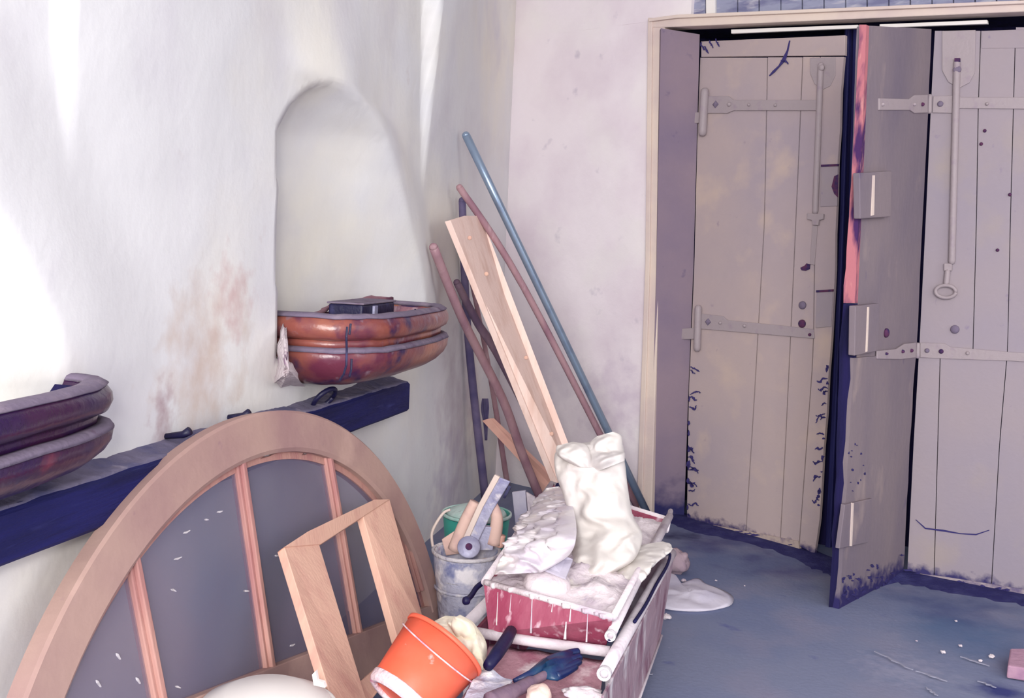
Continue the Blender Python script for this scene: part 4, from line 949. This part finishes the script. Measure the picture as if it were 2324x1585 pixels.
# white sack standing in the pan, draped over the pole ends
sk = thing('white_sack', 'large white cloth sack heaped upright in the wheelbarrow', 'sack', tuple(at(1370, 1290, 3.65)))
Y0 = 3.5
mesh('sack_body', *loft(rowsYm([(1268, 1020, Y0+.15, 1320, 1006, Y0+.15, .03), (1259, 1034, Y0+.12, 1404, 1000, Y0+.12, .06), (1262, 1075, Y0+.08, 1418, 1050, Y0+.08, .09), (1278, 1120, Y0+.05, 1424, 1100, Y0+.05, .10), (1296, 1180, Y0, 1436, 1170, Y0, .11), (1300, 1240, Y0-.08, 1458, 1215, Y0-.05, .12), (1290, 1290, Y0-.18, 1440, 1270, Y0-.15, .12), (1310, 1312, Y0-.25, 1390, 1302, Y0-.22, .05)]), seg=90, fold=.028, ff=2.2, seed=1.3, sub=14, crum=.028, cs=9), M_cloth, sk, smooth=True)
mesh('sack_fold', *loft(rowsYm([(1356, 990, Y0+.10, 1392, 980, Y0+.10, .02), (1340, 1004, Y0+.10, 1410, 990, Y0+.10, .05), (1334, 1030, Y0+.08, 1414, 1020, Y0+.08, .06), (1336, 1055, Y0+.02, 1418, 1030, Y0+.02, .07), (1345, 1075, Y0, 1418, 1046, Y0, .03)]), seg=60, fold=.03, ff=1.5, seed=4, sub=10, crum=.02), M_cloth, sk, smooth=True)
mesh('sack_fold', *loft(rowsYm([(1264, 1012, Y0+.08, 1300, 1003, Y0+.08, .02), (1262, 1026, Y0+.05, 1330, 1010, Y0+.05, .05), (1272, 1040, Y0+.02, 1342, 1036, Y0+.02, .05), (1310, 1060, Y0, 1348, 1062, Y0, .02)]), seg=60, fold=.03, ff=1.5, seed=6, sub=10, crum=.02), M_cloth, sk, smooth=True)
mesh('trailing_end', *loft(rowsYm([(1462, 1236, 3.55, 1500, 1230, 3.62, .02), (1430, 1248, 3.5, 1522, 1238, 3.6, .04), (1410, 1272, 3.4, 1514, 1258, 3.5, .05), (1398, 1300, 3.3, 1478, 1284, 3.4, .06), (1385, 1335, 3.2, 1450, 1318, 3.3, .05), (1380, 1370, 3.1, 1425, 1352, 3.2, .03), (1388, 1392, 3.05, 1404, 1384, 3.1, .01)]), seg=60, fold=.03, ff=1.6, seed=8, sub=10, crum=.03), M_cloth, sk, smooth=True)

# shadow outline beside the rail, built as a thin dark tube
shd_ = catmull([P_(1382, 1456, .44), P_(1398, 1424, .44), P_(1428, 1366, .44), P_(1462, 1304, .44), P_(1490, 1274, .44), P_(1519, 1257, .44), P_(1514, 1284, .425), P_(1490, 1326, .42), P_(1466, 1372, .42), P_(1440, 1412, .42)], 5)
mesh('rail_shadow_loop', *tube(shd_, .0055, 8), M_railshade, lowb, smooth=True)['label'] = 'shadow outline of the right rail, modelled as a thin dark loop'

# ------------------------------------------------------------------ orange bucket with rag
axb = (P_(960, 1440, .52) - P_(905, 1590, .36)); 
ob_base = at(908, 1592, 2.50); ob_top = at(1010, 1462, 2.62)
ax_ = (ob_top-ob_base); Lb = ax_.length; ax_.normalize()
ob = thing('orange_bucket', 'orange plastic bucket lying tilted at the front, its foot crusted with plaster', 'bucket', tuple(ob_base))
mesh('body', *lathe([(.092, 0), (.096, .004), (.102, .03), (.121, Lb), (.117, Lb), (.098, .03), (.088, .008)], ob_base, ax_, 48, closed=True), M_orange, ob, smooth=True)
mesh('base', *lathe([(.090, .004), (.090, .012)], ob_base, ax_, 40), M_orange, ob)
mesh('foot_crust', *lathe([(.080, -.006), (.094, -.008), (.101, .002), (.104, .022), (.101, .026), (.096, .010), (.080, .003)], ob_base, ax_, 48, wob=.015, closed=True), M_crust, ob, smooth=True)
mesh('rim', *lathe([(.120, Lb-.012), (.124, Lb-.008), (.124, Lb), (.119, Lb+.002)], ob_base, ax_, 48, closed=True), M_orange, ob, smooth=True)
hw = [ob_base + ax_*(Lb-.035 - .02*math.sin(math.pi*i/20)) + (Vector((-.88, -.15, .0)).normalized()*math.cos(math.pi*i/20)*0) for i in range(21)]
s_, t_ = frame_of(ax_); toc = (CAM-ob_top); toc = (toc - ax_*toc.dot(ax_)).normalized(); sid = ax_.cross(toc).normalized()
hw = [ob_base + ax_*(Lb-.03-.035*math.sin(math.pi*i/20)) + (toc*math.sin(math.pi*i/20) + sid*math.cos(math.pi*i/20))*(.122) for i in range(21)]
mesh('wire_handle', *tube(hw, .0022, 6), M_crust, ob, smooth=True)
rg_ = thing('cream_rag', 'cream crumpled rag spilling from the orange bucket', 'rag', tuple(ob_top))
Yr = 2.78
mesh('cloth', *loft(rowsYm([(990, 1408, Yr, 1010, 1398, Yr, .02), (992, 1420, Yr, 1062, 1405, Yr, .05), (1015, 1445, Yr-.02, 1088, 1432, Yr, .06), (1040, 1480, Yr-.04, 1104, 1462, Yr-.03, .06), (1065, 1520, Yr-.08, 1104, 1500, Yr-.06, .04), (1085, 1540, Yr-.1, 1098, 1530, Yr-.1, .01)]), seg=60, fold=.04, ff=2, seed=5, sub=10, crum=.03, cs=18), M_rag, rg_, smooth=True)
mesh('cloth_fold', *loft(rowsYm([(1030, 1402, Yr-.03, 1044, 1396, Yr-.03, .02), (1026, 1420, Yr-.04, 1070, 1412, Yr-.04, .04), (1032, 1440, Yr-.05, 1082, 1440, Yr-.05, .03), (1050, 1458, Yr-.05, 1072, 1460, Yr-.05, .01)]), seg=28, fold=.06, ff=1.5, seed=9), M_rag, rg_, smooth=True)

# ------------------------------------------------------------------ gloves, brush and litter on the deck
gl = thing('rubber_glove', 'dark teal rubber glove lying on the pink deck', 'glove', tuple(P_(1250, 1520, .37)))
def fing(px_, z_, r_):
    P = catmull([P_(x, y, z_) for x, y in px_], 4); n_ = len(P)
    return tube(P, [r_[0]+(r_[1]-r_[0])*i/(n_-1) for i in range(n_)], 12)
mesh('palm', *loft([(P_(1228, 1505, .38), P_(1232, 1540, .37), .015), (P_(1250, 1492, .39), P_(1262, 1545, .37), .025), (P_(1280, 1486, .39), P_(1285, 1536, .37), .025), (P_(1300, 1480, .39), P_(1306, 1518, .37), .015)], fold=.05), M_glove, gl, smooth=True)
mesh('finger', *join([fing([(1270, 1492), (1295, 1484), (1312, 1480)], .39, (.014, .011)), fing([(1275, 1506), (1300, 1498), (1316, 1492)], .385, (.014, .011)), fing([(1270, 1522), (1295, 1512), (1314, 1502)], .38, (.014, .011)), fing([(1262, 1536), (1285, 1526), (1306, 1514)], .375, (.013, .010))]), M_glove, gl, smooth=True)
mesh('cuff', *tube([P_(1240, 1514, .38), P_(1205, 1534, .375), P_(1166, 1546, .37)], [.024, .016, .006], 12, wob=.1), M_glove, gl, smooth=True)
br = thing('brush_handle', 'tapered grey wooden brush handle lying under the glove', 'brush', tuple(P_(1190, 1570, .36)))
mesh('handle', *tube(catmull([P_(1110, 1592, .37), P_(1160, 1572, .37), P_(1205, 1550, .37), P_(1243, 1530, .375)], 5), [.022]*6+[.018]*5+[.013]*5, 12), M_dark5, br, smooth=True)
pw = thing('pink_block', 'rounded pinkish lump at the bottom edge beside the brush handle', 'block', tuple(P_(1225, 1580, .35)))
mesh('lump', *lump(P_(1222, 1580, .36), (.035, .05, .025), 3, .2), M_pinep, pw, smooth=True)
cb = thing('plaster_sheet', 'plaster-smeared pale sheet lying right of the orange bucket', 'sheet', tuple(P_(1130, 1560, .35)))
V = []; a_, b_, c_, d_ = P_(1092, 1520, .37), P_(1164, 1546, .37), P_(1130, 1610, .36), P_(1040, 1610, .36)
n_ = 14
for j in range(n_+1):
    for i in range(n_+1):
        p = lerp(lerp(a_, b_, i/n_), lerp(d_, c_, i/n_), j/n_); V.append(p + Vector((0, 0, .014*noise.noise(p*22)+.005)))
Fc = [(j*(n_+1)+i, j*(n_+1)+i+1, (j+1)*(n_+1)+i+1, (j+1)*(n_+1)+i) for j in range(n_) for i in range(n_)]
kk = len(V); V += [v - Vector((0, 0, .006)) for v in V]; Fc += [tuple(reversed([q+kk for q in f_])) for f_ in Fc]
mesh('sheet', V, Fc, M_zinc, cb, smooth=True)
wl_ = thing('white_lump', 'whitish plaster lump at the right end of the pink deck', 'plaster', tuple(P_(1320, 1580, .35)))
mesh('lump', *lump(P_(1325, 1575, .345), (.055, .03, .015), 8, .4), M_rub, wl_, smooth=True)

# white tub at the bottom edge
tbx = at(603, 1600, 2.32)
tub = thing('white_tub', 'white round plastic tub cut off by the bottom edge', 'tub', tuple(tbx - Vector((0, 0, .30))))
tc = tbx - Vector((0, 0, .066)); R_t = .192
mesh('shell', *lathe([(R_t*.86, -.28), (R_t*.93, -.10), (R_t*.99, .0), (R_t*.96, .035), (R_t*.82, .075), (R_t*.5, .105), (R_t*.1, .115)], tc, Vector((0, 0, 1)), 48), M_tub, tub, smooth=True)
mesh('rim_lip', *tube([tc + Vector((R_t*.9*math.cos(a), R_t*.9*math.sin(a), .056)) for a in [math.pi*(.1+i*.035) for i in range(8)]], .006, 8), M_tub, tub, smooth=True)
mesh('lug', *prism([at(708, 1532, 2.30), at(716, 1524, 2.30), at(720, 1546, 2.30), at(734, 1550, 2.30), at(738, 1562, 2.30), at(712, 1556, 2.30)], Vector((0, .012, 0))), M_tub, tub)

# ------------------------------------------------------------------ floor pieces
bgx = thing('floor_bag', 'flat pale bag lying on the floor right of the wheelbarrow', 'bag', tuple(fl(1570, 1360)))
out = [(1470, 1362), (1478, 1350), (1496, 1343), (1500, 1318), (1492, 1300), (1510, 1296), (1530, 1312), (1540, 1327), (1560, 1322), (1577, 1316), (1590, 1318), (1602, 1328), (1630, 1338), (1655, 1350), (1665, 1362), (1660, 1376), (1640, 1384), (1600, 1391), (1550, 1391), (1510, 1386), (1484, 1378)]
ctr = fl(1565, 1362); n_ = len(out)*3
oc = catmull([fl(x, y) for x, y in out] + [fl(*out[0])], 3)[:-1]; n_ = len(oc); rings = 8
V = []
for j in range(rings+1):
    f_ = 1 - j/rings
    for p in oc:
        q = lerp(ctr, p, f_); hgt = .022*(1-f_**4) + (.022*noise.noise(q*9) + .008*noise.noise(q*24))*(1-f_**3); V.append(Vector((q.x, q.y, .004 + max(.002, hgt))))
Fc = [(j*n_+i, j*n_+(i+1) % n_, (j+1)*n_+(i+1) % n_, (j+1)*n_+i) for j in range(rings) for i in range(n_)] + [tuple(reversed(range(n_)))]
mesh('sheet', V, Fc, M_bag, bgx, smooth=True)
st_ = tag(mesh('stone', *lump(fl(1534, 1276, .05) , (.060, .055, .058), 4.4, .35), mat('mauve_stone', rgb(172, 150, 160), .9, [(rgb(150, 128, 144), 12, .5, .7)], .5, 40), smooth=True, loc=tuple(fl(1534, 1286))), 'mauve rounded stone on the floor between wheelbarrow and door', 'stone')
bk_ = tag(mesh('brick_block', *box8([fl(2284, 1540), fl(2400, 1560), fl(2400, 1500), fl(2290, 1500)] + [p + Vector((0, 0, .05)) for p in (fl(2284, 1540), fl(2400, 1560), fl(2400, 1500), fl(2290, 1500))]), M_block, bevel=.006, loc=tuple(fl(2340, 1530))), 'pinkish block on the floor at the right edge', 'block')
sc = []
for (xa, ya, xb, yb) in ((1985, 1478, 2070, 1520), (2080, 1522, 2150, 1546), (2180, 1490, 2245, 1512), (2100, 1560, 2130, 1578), (2220, 1545, 2262, 1560), (1460, 1535, 1480, 1528)):
    A0, B0 = fl(xa, ya, .004), fl(xb, yb, .004); d0 = (B0-A0).normalized(); s0_ = Vector((-d0.y, d0.x, 0))
    P0 = [A0 + (B0-A0)*i/6 + s0_*rng.uniform(-.006, .006) for i in range(7)]
    sc.append(prism([p + s0_*.006*(1-abs(i/3-1)) for i, p in enumerate(P0)] + [p - s0_*.004 for p in P0[::-1]], Vector((0, 0, -.003))))
tag(mesh('lime_smears', *join(sc), mat('lime_smear', rgb(150, 150, 168), .95)), 'thin pale lime smears on the floor near the right edge', 'smears', kind='stuff')
# plaster crumbs on the floor
gm = []
for x, y, r in ((1512, 1400, .02), (1490, 1392, .014), (1552, 1318, .013), (2250, 1490, .012), (2140, 1480, .010), (2225, 1500, .008), (2180, 1466, .008), (1625, 1318, .006), (1690, 1330, .004), (2170, 1410, .006), (2080, 1455, .005)):
    gm.append(lump(fl(x, y, r*.3), (r, r, r*.5), x*.01, .5, 6))
tag(mesh('plaster_crumbs', *join(gm), M_rub), 'scattered pale plaster crumbs on the bare floor', 'crumbs', kind='stuff')
